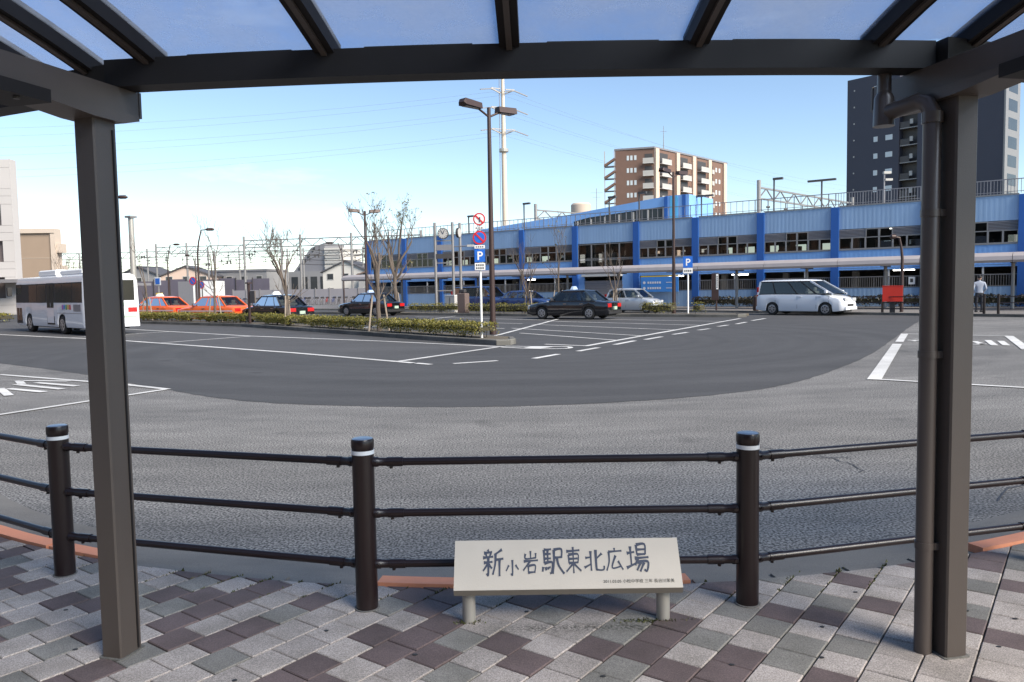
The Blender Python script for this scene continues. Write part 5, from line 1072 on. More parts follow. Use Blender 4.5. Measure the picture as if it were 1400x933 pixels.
t = thing('traffic_sign_post', 'post with blue square sign left of the orange taxis', 'sign', (-33.6, 75.0, 0), R(-25)); MB().tube([(0, 0, 0), (0, 0, 3.2)], .06, 10).build('pole', GREYM, t); plate_sign(t, 2.5, 3.25, .8, WHITE, -.09); plate_sign(t, 2.6, 3.15, .55, BLUES, -.12)
t = thing('traffic_sign_post', 'post with pinkish round sign behind the left orange taxi', 'sign', (-27.5, 70, 0), R(-20)); MB().tube([(0, 0, 0), (0, 0, 2.6)], .05, 8).build('pole', GREYD, t); round_sign(t, 2.4, .34, 'nopark', -.09)
t = thing('bus_stop_sign', 'tall brown bus stop pillar with white strip in front of the blue wall', 'sign', (12.05, 46.4, .11), R(-20))
MB().box(-.2, .2, -.06, .06, .62, 2.2).build('panel', BROWNL, t); MB().tube([(.07, 0, 0), (.07, 0, .65)], .05, 8).build('leg', BROWNL, t); MB().box(.06, .19, -.075, -.06, 1.25, 2.15).build('strip', WHITE, t); dashes(t, 1.3, 1.36, .05, 1, -.08)
for k in range(6): MB().box(.09, .16, -.081, -.076, 1.35 + k*.12, 1.42 + k*.12).build('lettering', INKS, t)
t = thing('bus_stop_sign', 'brown rounded bus stop sign behind the bus at the left edge', 'sign', (-25.9, 42.3, 0), R(-30)); MB().tube([(0, 0, 0), (0, 0, 1.2)], .06, 8).build('leg', BROWNL, t); MB().box(-.4, .4, -.05, .05, 1.15, 2.0, .04).build('panel', mat('stop_brown', (.16, .10, .06), .5), t); MB().disc((0, 0, 2.2), (0, 1, 0), .36, .08, 20).build('disc', GREYD, t)

# clock tower
t = thing('clock_tower', 'slim steel clock tower with round white faces behind the low hedge', 'clock', (-4.7, 57.0, .1), R(-8))
for x, y in ((-.75, 0), (.55, 0), (.95, .7)): MB().tube([(x, y, 0), (x, y, 6.35)], .10, 10).build('column', GREYM, t, smooth=True)
cf = MB().disc((-.12, -.1, 5.55), (0, 1, 0), .40, .16, 32).build('clock_case', GREYD, t, smooth=True); MB().disc((-.12, -.19, 5.55), (0, 1, 0), .35, .02, 32).build('clock_face', BALC, cf)
m = MB()
for k in range(12): a = k*math.pi/6; m.beam((-.12 + .26*math.sin(a), -.205, 5.55 + .26*math.cos(a)), (-.12 + .32*math.sin(a), -.205, 5.55 + .32*math.cos(a)), .035, .01, (0, 1, 0))
m.build('hour_marks', INK, cf, kind='stuff'); m = MB(); m.beam((-.12, -.21, 5.5), (-.02, -.21, 5.75), .05, .01, (0, 1, 0)); m.build('hour_hand', INK, cf); m = MB(); m.beam((-.12, -.215, 5.52), (-.26, -.215, 5.78), .035, .01, (0, 1, 0)); m.build('minute_hand', INK, cf)
cf = MB().disc((.95, .2, 5.6), (1, -.2, 0), .36, .16, 28).build('clock_case', GREYD, t, smooth=True); MB().disc((1.03, .184, 5.6), (1, -.2, 0), .32, .03, 28).build('clock_face', BALC, cf)
MB().box(-.68, .5, -.1, .1, 3.75, 4.1).build('panel', GREYD, t); MB().box(-.68, .5, -.08, .08, 4.35, 4.75).build('panel', LOUV, t)
for z in (1.4, 3.4, 5.0): MB().box(-.7, .5, -.04, .04, z, z + .08).build('cross_bar', GREYM, t)
m = MB(); m.tube([(.55, 0, 4.6), (1.9, -.2, 4.62)], .04, 8); m.build('lamp_arm', LOUV, t); MB().box(1.65, 2.15, -.3, -.1, 4.55, 4.7).build('floodlight', BALC, t)
t = thing('stone_post', 'short brown stone post standing in the far hedge', 'post', (-3.02, 49.4, .12), R(-30)); MB().box(-.28, .28, -.26, .26, 0, 1.25, .03).build('pillar', mat('brown_stone', (.13, .095, .085), .8, 0, .2, 8), t); MB().box(-.16, .16, -.14, .14, 1.255, 1.5, .05).build('finial', GREYD, t)
t = thing('utility_cabinet', 'pale grey utility cabinet beside the clock tower', 'cabinet', (-3.95, 52.6, .05), R(-37)); MB().box(-.4, .4, -.25, .25, 0, 1.15, .02).build('case', BALC, t); MB().box(-.02, .02, -.262, -.25, .15, 1.05).build('door_seam', GREYD, t); MB().box(-.42, .42, -.27, .27, 1.155, 1.2).build('lid', WHITE, t)
t = thing('bollard_board', 'dark post with a small brown board in the near hedge', 'post', (-12.85, 38.5, .13), R(-40)); MB().tube([(0, 0, 0), (0, 0, 1.95)], .07, 10).build('post', BROWNL, t); MB().box(-.12, .12, -.12, .12, 1.952, 2.02).build('cap', BROWNL, t); MB().box(.12, .55, -.03, .03, 1.0, 1.6).build('board', mat('board_brown', (.12, .10, .09), .7), t)

# red board, railings and benches of the far pavement
t = thing('notice_board', 'plain red board on a dark stand behind the brown railing', 'board', (18.75, 38.6, .11), R(-30)); MB().box(-.45, .45, -.03, .03, .55, 1.3).build('panel', REDP, t); MB().box(-.12, .12, -.06, .06, 0, .545).build('stand', RUBB, t); MB().box(-.47, .47, -.04, .04, 1.302, 1.335).build('top_rail', REDP, t)
def low_fence(label, pts):
    t = thing('low_railing', label, 'railing', (*pts[0], .11), 0, 'brown railings along the far pavement'); o = Vector((*pts[0], 0)); P = [Vector((*p, 0)) - o for p in pts]
    for p in P: MB().tube([p, p + Vector((0, 0, .9))], .06, 10).build('post', FEN, t, smooth=True)
    for a, b in zip(P, P[1:]):
        for z in (.78, .5, .22): MB().tube([a + Vector((0, 0, z)), b + Vector((0, 0, z))], .022, 8).build('rail', FEN, t)
def along(a, b, n): return [(a[0] + (b[0]-a[0])*k/n, a[1] + (b[1]-a[1])*k/n) for k in range(n+1)]
low_fence('brown tubular railing along the far kerb in front of the red board', along((16.9, 40.6), (21.4, 35.5), 3))
low_fence('brown tubular railing at the right in front of the standing man', along((21.8, 35.1), (29.5, 31.6), 4))
t = thing('waste_bin', 'small dark bin on the far pavement left of the white van', 'bin', (13.9, 44.6, .11), 0); MB().tube([(0, 0, 0), (0, 0, .1), (0, 0, .8), (0, 0, .86)], [.14, .17, .17, .12], 14).build('body', BROWNL, t, smooth=True); MB().tube([(0, 0, .865), (0, 0, .9)], .1, 14).build('lid', GREYD, t)
# rounded end of a nearer shelter at the right edge
t = thing('bus_shelter', 'pale curved shelter roof at the right picture edge', 'shelter', (26.6, 37.2, .11), R(-40))
prof = [(-1.2, 2.35), (-1.15, 2.75), (-.75, 3.15), (-.1, 3.35), (.8, 3.4), (2.2, 3.3), (2.2, 3.2), (.8, 3.28), (-.05, 3.22), (-.6, 3.02), (-.95, 2.7), (-1.0, 2.35)]
m = MB(); m.extr([(a, b) for a, b in prof], -.5, 6); m.build('roof', mat('shelter_roof', (.6, .6, .6), .4, .1, .06, 2), t)
for y in (.2, 3, 5.8): MB().tube([(-.2, y, 0), (-.2, y, 3.2)], .1, 10).build('post', GREYM, t)

# ================================================================== PEOPLE
def person(label, loc, rz_, joints, radii, edges, parts, group=None):
    t = thing('person', label, 'person', loc, rz_, group)
    me = bpy.data.meshes.new('body'); me.from_pydata(joints, edges, []); me.update(); o = link('body', me, t); me.materials.append(parts['body'])
    sk = o.modifiers.new('skin', 'SKIN'); sk.use_smooth_shade = True
    for i, r_ in enumerate(radii): me.skin_vertices[0].data[i].radius = (r_, r_ * (1.0 if i not in parts.get('flat', ()) else .62))
    me.skin_vertices[0].data[0].use_root = True
    ss = o.modifiers.new('subdiv', 'SUBSURF'); ss.levels = 2; ss.render_levels = 2
    return t, o
J = [(0,0,.93),(0,0,1.12),(0,-.01,1.34),(0,-.01,1.47),(0,0,1.53), (.20,0,1.38),(.27,.06,1.12),(.20,-.14,.98), (-.20,0,1.38),(-.27,.06,1.12),(-.20,-.14,.98), (.10,0,.86),(.11,.0,.48),(.11,.02,.08),(.11,-.12,.04), (-.10,0,.86),(-.11,.0,.48),(-.11,.02,.08),(-.11,-.12,.04)]
RD = [.155,.145,.17,.07,.055,.075,.055,.04,.075,.055,.04,.095,.065,.05,.045,.095,.065,.05,.045]
ED = [(0,1),(1,2),(2,3),(3,4),(2,5),(5,6),(6,7),(2,8),(8,9),(9,10),(0,11),(11,12),(12,13),(13,14),(0,15),(15,16),(16,17),(17,18)]
def clad(m_, zsplit, up, lowm):      # jacket above the hip, trousers below, on one continuous body
    m = bpy.data.materials.new('clothing'); m.use_nodes = True; n = m.node_tree.nodes; l = m.node_tree.links; b = n['Principled BSDF']; b.inputs['Roughness'].default_value = .85
    tc = n.new('ShaderNodeTexCoord'); sx = n.new('ShaderNodeSeparateXYZ'); l.new(tc.outputs['Object'], sx.inputs[0]); r = n.new('ShaderNodeMath'); r.operation = 'GREATER_THAN'; r.inputs[1].default_value = zsplit; l.new(sx.outputs['Z'], r.inputs[0])
    mx = n.new('ShaderNodeMix'); mx.data_type = 'RGBA'; mx.inputs[6].default_value = (*lowm, 1); mx.inputs[7].default_value = (*up, 1); l.new(r.outputs[0], mx.inputs[0]); l.new(mx.outputs[2], b.inputs['Base Color']); return m
def head(t, c, face=(0, -1, 0)):
    m = MB(); c = Vector(c); m.tube([c + Vector((0, 0, z)) for z in (-.125, -.1, -.04, .03, .08, .105)], [.03, .062, .082, .085, .06, .015], 14); h = m.build('head', SKIN, t, smooth=True)
    f = Vector(face); m = MB(); m.tube([c - f*.012 + Vector((0, 0, z)) for z in (-.06, .0, .06, .10, .122)], [.06, .088, .09, .06, .015], 14); m.build('hair', HAIR, h, smooth=True)
    m = MB(); m.add([tuple(c + f*.082 + Vector((.012, 0, -.03))), tuple(c + f*.082 + Vector((-.012, 0, -.03))), tuple(c + f*.102 + Vector((0, 0, -.03))), tuple(c + f*.08 + Vector((0, 0, .015)))], [(0, 1, 2), (0, 2, 3), (2, 1, 3), (1, 0, 3)]); m.build('nose', SKIN, h)
    for sg in (-1, 1): MB().tube([c + Vector((sg*.08, 0, -.03)), c + Vector((sg*.092, .005, .02))], [.012, .016], 6).build('ear', SKIN, h)
def hands(t, pts):
    for p, sg in pts:
        p = Vector(p); m = MB(); m.tube([p + Vector((0, .02, .01)), p + Vector((0, -.03, -.02)), p + Vector((0, -.06, -.035))], [.028, .035, .03], 8)
        for k in range(4): m.tube([p + Vector((-.024 + .016*k, -.055, -.03)), p + Vector((-.024 + .016*k, -.09 - .006*(k in (1, 2)), -.055)), p + Vector((-.022 + .015*k, -.095, -.085))], .0085, 5)
        m.tube([p + Vector((-sg*.03, -.02, -.01)), p + Vector((-sg*.05, -.05, -.02)), p + Vector((-sg*.04, -.075, -.035))], .010, 5); m.build('hand', SKIN, t, smooth=True)
t, o = person('person in grey jacket and dark trousers standing with back turned behind the right railing', (22.3, 37.4, .11), R(160), J, RD, ED, {'body': clad(None, .93, (.30, .33, .40), (.02, .022, .03)), 'flat': (0, 1, 2)})
head(t, (0, -.01, 1.64)); hands(t, (((.20, -.14, .98), 1), ((-.20, -.14, .98), -1)))
for sx in (-.11, .11): MB().box(sx - .05, sx + .05, -.2, .08, 0, .09, .03).build('shoe', RUBB, t)

# bicycles: frame, wheels, saddle, handlebar
def bike(label, loc, rz_, frame_m, group, detail=True):
    t = thing('bicycle', label, 'bicycle', loc, rz_, group)
    for x in (-.52, .52):
        m = MB(); n = 16
        pts = [(x + .32*math.cos(2*math.pi*k/n), 0, .33 + .32*math.sin(2*math.pi*k/n)) for k in range(n+1)]; m.tube(pts, .016, 4, False)
        for k in range(4): a = k*math.pi/4; m.beam((x - .31*math.cos(a), 0, .33 - .31*math.sin(a)), (x + .31*math.cos(a), 0, .33 + .31*math.sin(a)), .006, .006, (0, 1, 0))
        m.build('wheel', TYRE, t)
    m = MB()
    for a, b in (((.52, 0, .33), (.40, 0, .95)), ((.43, 0, .78), (-.05, 0, .30)), ((-.05, 0, .30), (-.18, 0, .80)), ((-.05, 0, .30), (-.52, 0, .33)), ((-.16, 0, .72), (-.52, 0, .33)), ((.42, 0, .72), (-.13, 0, .5))): m.tube([a, b], .018, 5)
    m.build('frame', frame_m, t)
    MB().box(-.32, -.08, -.07, .07, .80, .86, .02).build('saddle', RUBB, t); m = MB(); m.tube([(.28, -.28, 1.0), (.38, -.2, 1.02), (.40, 0, .95), (.38, .2, 1.02), (.28, .28, 1.0)], .014, 5); m.build('handlebar', CHROME, t)
    MB().box(.48, .78, -.17, .17, .72, .95).build('basket', GREYD, t)
    return t
rb = random.Random(5); BM = [GREYM, mat('bike_red', (.35, .03, .03), .4), mat('bike_blue', (.03, .06, .2), .4), GREYD, LOUV]
for k in range(26):
    x = -35.5 + k*.78; bike('parked bicycle in the long row along the grey railway fence', (x, 99.5 + rb.uniform(-.3, .3) - .12*(x + 35), 0), R(80 + rb.uniform(-12, 12)), BM[k % 5], 'bicycles parked along the railway fence')
bk = bike('bicycle ridden across the plaza by the person in white', (-27.3, 92, 0), R(15), GREYM, 'ridden bicycle')
JC = [(-.2,0,.92),(-.14,0,1.1),(.0,0,1.32),(.04,0,1.44),(.06,0,1.5), (.02,.19,1.34),(.14,.24,1.12),(.32,.24,1.04), (.02,-.19,1.34),(.14,-.24,1.12),(.32,-.24,1.04), (-.14,.10,.88),(.18,.11,.72),(.0,.11,.32),(.12,.11,.26), (-.14,-.10,.88),(.16,-.11,.6),(-.06,-.11,.2),(.08,-.11,.14)]
t, o = person('person in white jacket riding a bicycle beyond the left black taxi', (-27.3, 92, 0), R(15), JC, RD, ED, {'body': clad(None, .9, (.62, .60, .58), (.02, .02, .028)), 'flat': ()})
head(t, (.09, 0, 1.61), (1, 0, 0)); hands(t, (((.36, .27, 1.06), 1), ((.36, -.27, 1.06), -1)))

# ================================================================== FAR BUILDINGS
def along_face(t, p0, p1):      # returns function (u metres along, out metres, z) -> local point for a wall from p0 to p1 (outward = right of travel)
    a, b = Vector((*p0, 0)), Vector((*p1, 0)); d = (b - a).normalized(); n_ = Vector((d.y, -d.x, 0)); return lambda u, o, z: a + d*u + n_*o + Vector((0, 0, z))
def slab(F, u0, u1, o0, o1, z0, z1):
    c = [F(u, o, z) for z in (z0, z1) for u, o in ((u0, o0), (u1, o0), (u1, o1), (u0, o1))]
    return MB().add(c, [(3,2,1,0),(4,5,6,7),(0,1,5,4),(1,2,6,5),(2,3,7,6),(3,0,4,7)])
# brown apartment block
M0, R0, L0 = (34.6, 189), (59.2, 216), (25.6, 191.5)
ap = thing('apartment_block', 'brown tiled apartment block with cream pillars and white balconies above the blue building', 'building')
bd = (R0[0] - 12, R0[1] + 14); MB().prism([L0, M0, R0, bd, (L0[0] + 6, L0[1] + 18)], 0, 34.2).build('wall', BRICK, ap)
MB().prism([(L0[0] - .2, L0[1]), (M0[0], M0[1] - .3), (R0[0] + .3, R0[1]), bd, (L0[0] + 6, L0[1] + 18)], 34.2, 34.6).build('parapet', LOUV, ap)
F = along_face(ap, M0, R0); LF = math.hypot(R0[0]-M0[0], R0[1]-M0[1])
for u in (.0, 9.6, 17.6, 25.8, 34.2): slab(F, u*LF/36.5, u*LF/36.5 + 1.5, -.1, .5, 0, 34.2).build('pillar', CREAM, ap)
for fl_i in range(11):
    z = 33.4 - fl_i*2.95
    for u0, u1 in ((1.7, 6.0), (11.4, 15.6), (20.6, 24.9)):
        a, b = u0*LF/36.5, u1*LF/36.5; slab(F, a, b, .0, .06, z - 2.35, z).build('recess', GREYD, ap); bo = slab(F, a - .1, b + .1, .0, 1.2, z - 2.75, z - 2.6).build('balcony', CONW, ap); slab(F, a, b, 1.1, 1.2, z - 2.6, z - 1.5).build('balcony_panel', BALC, bo)
        slab(F, b + .6, b + 1.3, .0, .05, z - 1.9, z - .9).build('window', GL_BLD, ap)
    a, b = 27.4*LF/36.5, 28.6*LF/36.5; slab(F, a, b, 0, .06, z - 2.3, z - .6).build('recess', GREYD, ap); slab(F, a, b, .06, .6, z - 2.7, z - 1.6).build('balcony_panel', BALC, ap)
    for u in (30.2, 32.0): slab(F, u*LF/36.5, u*LF/36.5 + .8, 0, .05, z - 1.9, z - .8).build('window', GL_LIT, ap)
F2 = along_face(ap, L0, M0); W2 = math.hypot(M0[0]-L0[0], M0[1]-L0[1])
for fl_i in range(11):
    z = 33.4 - fl_i*2.95
    for u in (.30, .39, .49): slab(F2, u*W2, u*W2 + .55, 0, .05, z - 1.7, z - .6).build('window', GL_LIT, ap)
    bo = slab(F2, W2*.72, W2 - .1, 0, 1.0, z - 2.75, z - 2.6).build('balcony', CONW, ap); slab(F2, W2*.72, W2 - .1, .9, 1.0, z - 2.6, z - 1.5).build('balcony_panel', BALC, bo); slab(F2, W2*.76, W2 - .4, 0, .05, z - 2.4, z - .4).build('recess', GREYD, ap)
    st_ = MB(); a = F2(-2.6, -.2, z - 2.7); b = F2(.0, -.2, z - 1.1); st_.beam(a, b, 1.2, .5); st_.build('stair_flight', BRICK, ap); slab(F2, -2.7, 0, -2, .1, z - 2.9, z - 2.75).build('stair_landing', LOUV, ap)
for u in (-2.65, -.3): slab(F2, u, u + .2, -.2, 0, 0, 34.2).build('stair_post', BALC, ap)
t = thing('roof_antenna', 'thin antenna mast on the brown apartment roof', 'antenna', (38, 195, 34.6)); MB().tube([(0, 0, 0), (0, 0, 6)], [.12, .05], 6).build('mast', GREYM, t); MB().tube([(-.8, 0, 4.6), (.8, 0, 4.6)], .04, 5).build('cross_arm', GREYM, t)
# dark tower
T0, T1 = (61.9, 145.5), (78.4, 126); dx, dy = (T1[0]-T0[0], T1[1]-T0[1]); LT = math.hypot(dx, dy); tn = (-dy/LT, dx/LT)
tw = thing('apartment_tower', 'tall dark navy apartment tower with pale side face behind the right post', 'building'); Ft = along_face(tw, T0, T1)
slab(Ft, 0, 9.3, -12, 0, 0, 38.2).build('wall', NAVY, tw); slab(Ft, 9.3, 12.4, -12, -1.6, 0, 38.0).build('recess_wall', GREYD, tw); slab(Ft, 12.4, LT, -6.4, 0, 0, 38.2).build('wall', NAVY, tw)
slab(Ft, LT, LT + .25, -6.4, .05, 0, 38.3).build('side_face', GREYM, tw)
for k in range(13):
    z = 36.6 - k*2.95
    for u in (4.9,): slab(Ft, u, u + .7, 0, .05, z - 1.3, z - .4).build('window', GL_LIT, tw)
    if k > 1: slab(Ft, 7.0, 8.2, 0, .05, z - 1.3, z - .4).build('window', GL_LIT, tw)
    slab(Ft, 1.2, 1.42, 0, .04, z - .6, z - .35).build('vent', BALC, tw); slab(Ft, LT - 6.8, LT - 6.0, 0, .05, z - 1.3, z - .3).build('window', GL_LIT, tw)
    bo = slab(Ft, 9.35, 12.35, -1.5, -.2, z - 2.7, z - 2.55).build('balcony', GREYM, tw); slab(Ft, 9.4, 11.0, -.3, -.2, z - 2.55, z - 1.5).build('balcony_panel', GREYD, bo); slab(Ft, 11.0, 11.5, -.5, -.25, z - 2.0, z - 1.2).build('air_unit', BALC, bo)
    q = MB(); c = [Ft(LT + .26, o, zz) for o, zz in ((-5.2, z - 2.2), (-1.2, z - 2.2), (-1.2, z - .35), (-5.2, z - .35))]; q.poly(c[::-1]); q.build('window', GL_BLD, tw)
# high-voltage pylon and wires
py_ = thing('pylon', 'tall slender white steel pylon with cross arms rising behind the plaza', 'pylon', (-1.6, 262, 0)); MB().tube([(0, 0, 0), (0, 0, 46), (0, 0, 74), (0, 0, 80)], [1.05, .8, .5, .18], 14).build('mast', mat('pylon_white', (.58, .50, .41), .6, 0, .05, .2), py_, smooth=True)
MB().tube([(0, 0, 46.4), (0, 0, 47.4)], 1.6, 14).build('collar', STEEL, py_); m = MB(); m.tube([(-1.5, -.5, 5), (-1.1, -.3, 74)], .1, 4); m.build('ladder', LOUV, py_)
ARM = (66.5, 60.5, 53.5)
for z in ARM:
    for ang in (R(25), R(205)):
        c = Vector((math.cos(ang), math.sin(ang), 0)); m = MB(); m.beam(c*.9 + Vector((0, 0, z - 1.2)), c*4.2 + Vector((0, 0, z + .2)), .35, .35); m.beam(c*.9 + Vector((0, 0, z + .2)), c*4.2 + Vector((0, 0, z + .3)), .3, .3); m.build('cross_arm', GREYM, py_)
        for sg in (-1, 1):
            m = MB(); e = c*4.2 + Vector((0, 0, z)); m.beam(e, e + Vector((4.4 if sg > 0 else -3.4, sg*3.5, -1.0)), .3, .3); m.build('insulator', GREYM, py_)
for i, z in enumerate(ARM):
    for k, off in enumerate((-3.8, 3.8)):
        base = Vector((-1.6 + off*.9, 262 + off*.4, z - 1))
        for d, end in (('left', Vector((-340, 240 + off, z - 6 - 3*k))), ('right', Vector((300, 560 + off*3, z - 4)))):
            pts = [base.lerp(end, f_/14) - Vector((0, 0, 9*4*(f_/14)*(1 - f_/14))) for f_ in range(15)]
            o = MB().tube(pts, .022, 4, False).build('power_line', GREYM); tag(o, 'thin high voltage wire running %s from the %s end of the %s pylon arm' % (d, ('left', 'right')[k], ('upper', 'middle', 'lower')[i]), 'wire', 'high voltage wires of the pylon')
# water tank
t = thing('water_tank', 'pale cylindrical roof tank beside a thin aerial behind the blue building', 'tank', (16.3, 181, 12)); MB().tube([(0, 0, 0), (0, 0, 8.3), (0, 0, 8.7)], [2.3, 2.3, 1.9], 20).build('tank', BUFF, t, smooth=True); MB().tube([(0, 0, 4), (0, 0, 4.2)], 2.35, 20).build('band', LOUV, t); MB().box(-4, 4, 0, 8, -12, -.02).build('house_below', CONW, t); m = MB(); m.tube([(3.6, 0, 0), (3.6, 0, 12)], .07, 5); m.beam((2.2, 0, 11), (5, 0, 11), .06, .06); m.beam((2.7, 0, 10), (4.5, 0, 10), .06, .06); m.build('aerial', GREYM, t)
t = thing('chimney_stack', 'short dark chimney above the blue roof right of the tank', 'chimney', (21.5, 181, 0)); MB().box(-.9, .9, -.9, .9, 12, 17.9).build('stack', GREYD, t); MB().box(-3, 3, 0, 6, 0, 12).build('house_below', CONW, t)
# left: white office block, tan apartments
wb_ = thing('office_block', 'white panelled office block with dark square openings at the left edge', 'building', (-45.3, 72, 0), R(3)); WHB = mat('white_panel', (.46, .44, .43), .7, 0, .05, .6)
MB().box(-18, 0, .6, 1.0, 0, 14.1).build('wall', TANW, wb_)
for k in range(5):
    z1 = 14.1 - k*3.3; zt_ = z1 - .75; zb_ = z1 - 2.65
    MB().box(-18, 0, 0, .6, max(0, zt_), z1 - .02).build('wall_panel', WHB, wb_)
    MB().box(-.95, 0, 0, .6, max(0, zb_), zt_ - .02).build('wall_panel', WHB, wb_)
    MB().box(-18, 0, 0, .6, max(0, z1 - 3.3), max(.05, zb_) - .02).build('wall_panel', WHB, wb_); MB().box(-18, -.96, .45, .58, max(0, zb_), zt_).build('window', mat('dark_opening', (.16, .13, .125), .5), wb_)
MB().box(.003, .08, 0, 1.0, 0, 14.1).build('side_wall', WHB, wb_)
MB().box(-18, 1.5, -2.2, -.02, 2.9, 3.2).build('shop_canopy', LOUV, wb_)
tb = thing('tan_building', 'tan tiled building with buff frame beside the white office block', 'building', (-62.0, 105, 0), R(4)); MB().box(-4.6, .9, 0, 1.5, 0, 10.0).build('wall', TANW, tb); MB().box(-4.9, 1.5, -.3, 1.5, 10.0, 10.6).build('parapet', BUFF, tb); MB().box(.9, 1.5, -.2, 1.5, 0, 10).build('side_frame', BUFF, tb); MB().box(-4.95, -4.6, -.25, 1.5, 0, 10).build('side_frame', BUFF, tb)
for k in range(3): z = 8.6 - k*2.9; MB().box(1.5, 2.2, 0, 1.4, z - 1.2, z).build('balcony', BUFF, tb); MB().box(-4.5, .85, -.03, -.005, z - 1.9, z - 1.86).build('joint', BUFF, tb)
# unseen shop block added left of the frame, to darken window reflections
t = thing('added_shop_block', 'unseen brown brick block added left of the plaza for window reflections', 'building', (-50, 40, 0), R(88))
MB().box(-52, 20, 0, 10, 0, 11).build('wall', BRICK, t); MB().box(-52.3, 20.3, -.3, 10.3, 11, 11.5).build('roof', LOUV, t)
for r_ in range(3):
    for k in range(16): MB().box(-51 + k*4.4, -48 + k*4.4, -.06, -.01, 1.0 + r_*3.4, 3.1 + r_*3.4).build('window', GL_BLD, t)
# unseen station stand-in added behind the viewpoint, so glass mirrors no bare sky
t = thing('added_station_block', 'unseen grey brown station stand-in added behind the viewpoint for darker reflections', 'building', (-26, -20, 0), 0)
MB().box(-36, 32, -12, 0, 0, 11).build('wall', mat('added_station_wall', (.20, .17, .15), .8, 0, .1, .5), t); MB().box(-36.3, 32.3, -12.3, .4, 11, 11.5).build('roof', LOUV, t)
for r_ in range(3):
    for k in range(15): MB().box(-34 + k*4.4, -31 + k*4.4, .01, .06, 1.0 + r_*3.4, 3.1 + r_*3.4).build('window', GL_BLD, t)
# tall pole with banner
t = thing('banner_pole', 'tall grey steel pole with pale blue banner beside the bus', 'pole', (-28.75, 60, 0), R(-25)); MB().tube([(0, 0, 0), (0, 0, 7.45)], [.24, .2], 14).build('pole', STEEL, t, smooth=True); MB().box(-.3, .3, -.3, .3, 7.455, 7.6).build('cap', GREYM, t); MB().disc((.15, -.3, 2.55), (0, 1, 0), .42, .05, 24).build('disc', SKYB, t); text_mesh('04', .5, WHITE, 'lettering', t, Matrix.Translation((.15, -.335, 2.55)) @ RX, .004); MB().box(-.2, .5, -.3, -.26, .9, 1.95).build('banner', SKYB, t); MB().box(-.2, .5, -.3, -.26, .3, .85).build('banner_foot', YELLOW, t); MB().box(-.05, .35, -.315, -.3, 1.1, 1.8).build('print', WHITE, t)
t = thing('shelter_roof', 'flat grey waiting shelter behind the rear of the bus', 'shelter', (-31, 63, 0), R(-20)); MB().box(-3.5, 2.0, -.8, .8, 2.35, 2.55).build('roof', LOUV, t)
for x in (-3.2, -.8, 1.7): MB().tube([(x, .5, 0), (x, .5, 2.345)], .06, 8).build('post', GREYM, t)
# railway fence, container, houses
t = thing('railway_fence', 'grey noise barrier with upright panels along the railway', 'fence', (-37, 104.5, 0), math.atan2(-7.2, 30))
for k in range(16): MB().box(k*2.0 + .02, k*2.0 + 1.96, 0, .08, 0, 1.95).build('panel', mat('barrier_grey', (.26, .25, .27), .6, 0, .1, 1), t); MB().box(k*2.0 - .04, k*2.0 + .02, -.06, .12, 0, 2.1).build('post', GREYM, t)
t = thing('railway_wall', 'dark purplish grey barrier wall behind the orange taxis', 'wall', (-80, 122, 0), R(-6))
for k in range(17): MB().box(k*2.6 + .02, k*2.6 + 2.56, 0, .12, 0, 3.6 + .12*(k % 3)).build('panel', mat('barrier_dark', (.105, .095, .125), .7, 0, .2, 1), t); MB().box(k*2.6 - .05, k*2.6 + .02, -.12, .14, 0, 3.9).build('post', GREYD, t)
t = thing('container_shed', 'white and grey container shed behind the orange taxi', 'shed', (-44.5, 112, 0), R(-10)); MB().box(-3.2, -.1, 0, 3, 0, 3.4).build('grey_end', LOUV, t); MB().box(-.1, 2.3, 0, 3, 1.1, 3.4).build('white_end', WHITE, t); MB().box(-.1, 2.3, 0, 3, 0, 1.09).build('base', GREYM, t)
t = thing('yellow_box', 'small bright yellow box sign above the left orange taxi', 'sign', (-28.2, 63, 0), R(-20)); MB().box(-.3, .3, -.05, .05, .7, 1.75).build('panel', YELLOW, t); MB().tube([(0, .1, 0), (0, .1, 1.6)], .04, 6).build('post', GREYD, t)
def house(label, loc, rz_, w, d, h, roof, wallm, rm=ROOFT, flat=False, win=3, rows=2):
    t = thing('house', label, 'house', loc, rz_, 'houses beyond the railway'); MB().box(-w/2, w/2, 0, d, 0, h).build('wall', wallm, t)
    if flat: MB().box(-w/2 - .2, w/2 + .2, -.2, d + .2, h, h + .4).build('roof', rm, t)
    else: MB().extr([(-w/2 - .4, h - .1), (0, h + roof), (w/2 + .4, h - .1), (w/2 + .4, h + .12), (0, h + roof + .25), (-w/2 - .4, h + .12)], -.4, d + .4).build('roof', rm, t); MB().extr([(-w/2, h), (w/2, h), (0, h + roof)], .0, .2).build('gable', wallm, t)
    for r_ in range(rows):
        for k in range(win): x = -w/2 + w*(k + .5)/win; fr = MB().box(x - .7, x + .7, -.06, -.01, 1.0 + r_*2.9, 2.3 + r_*2.9).build('window', BALC, t); MB().box(x - .6, x + .6, -.08, -.062, 1.1 + r_*2.9, 2.2 + r_*2.9).build('pane', GL_BLD, fr)
    return t
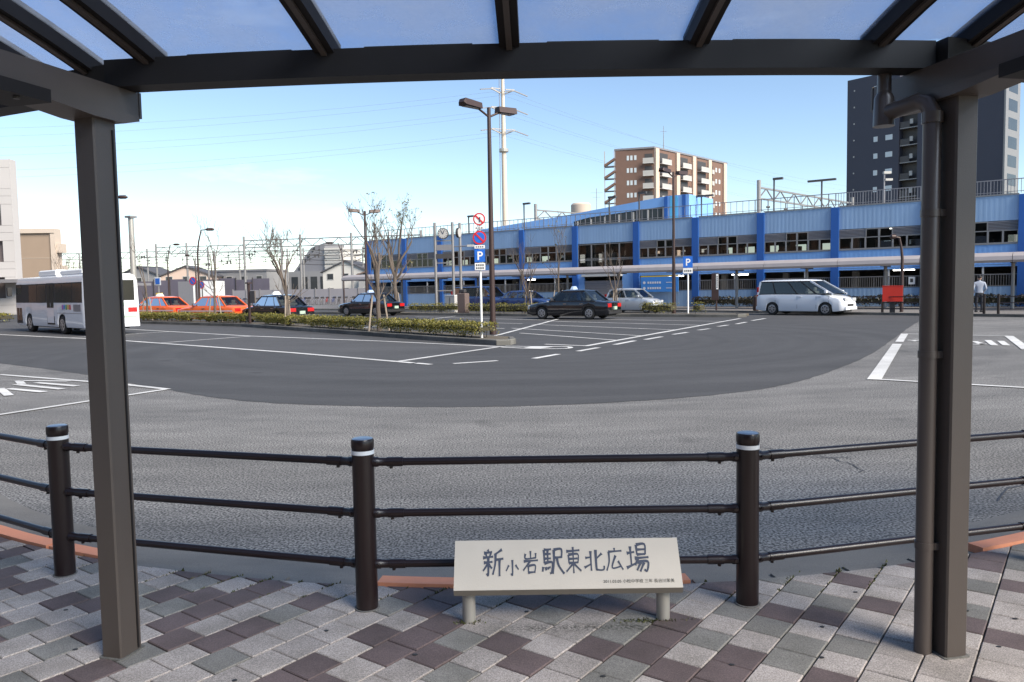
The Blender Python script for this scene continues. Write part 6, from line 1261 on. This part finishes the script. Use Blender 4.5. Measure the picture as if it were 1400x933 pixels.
PALE = mat('house_pale', (.55, .53, .49), .8, 0, .05, .6); PINK = mat('house_pink', (.52, .40, .33), .8, 0, .05, .6); GRYH = mat('house_grey', (.24, .24, .245), .8, 0, .08, .6)
house('pale gabled house right of the stepped building', (-33.2, 158, 0), R(-8), 9.5, 9, 5.4, 2.2, PALE)
house('low brown roofed house behind the left end of the blue building', (-24.5, 150, 0), R(4), 9, 8, 4.6, 1.6, GRYH, mat('house_brown_roof', (.13, .085, .07), .8))
house('small pale house behind the walkway end', (-18.8, 146, 0), R(0), 6, 7, 4.2, 1.6, PALE)
house('grey flat roofed house behind the bushy tree', (-58.5, 168, 0), R(-12), 14, 9, 6.2, 0, GRYH, LOUV, True, 4)
house('cream house beside the white container shed', (-66, 160, 0), R(6), 10, 8, 5.2, 2.0, PINK)
house('long low pale building far left behind the masts', (-92, 176, 0), R(8), 26, 9, 5.2, 0, PALE, LOUV, True, 6)
house('dark roofed house far left of the container shed', (-78, 165, 0), R(-6), 12, 8, 5.0, 2.4, GRYH)
house('reddish roofed far house behind the bus', (-104, 165, 0), R(10), 12, 9, 6.0, 2.4, PINK, mat('house_red_roof', (.22, .075, .06), .8))
sb_ = thing('stepped_building', 'pale stepped apartment building with sloping glazed terraces beyond the railway', 'building', (-44, 178, 0), R(-14))
MB().box(-7, 6, 0, 12, 0, 6.2).build('wall', GRYH, sb_); MB().extr([(-6.2, 6.2), (-1.6, 11.6), (1.8, 12.6), (1.8, 6.2)], 1, 11).build('terrace_slope', LOUV, sb_); MB().box(1.8, 6.0, .6, 11, 6.2, 11.4).build('tower_part', PALE, sb_)
for k in range(4):
    MB().box(2.0, 5.8, .4, .6, 6.6 + k*1.25, 7.3 + k*1.25).build('balcony', BALC, sb_); x = -5.0 + k*1.15; MB().extr([(x, 7.45 + k*1.35 - .6), (x + .9, 8.4 + k*1.35 - .6), (x + .9, 7.7 + k*1.35 - .6), (x + .3, 7.0 + k*1.35 - .6)], .9, .98).build('skylight', GL_BLD, sb_)
for k in range(5): MB().box(-6.2 + k*2.4, -4.6 + k*2.4, -.05, -.01, 2.2, 5.0).build('window', GL_BLD, sb_)
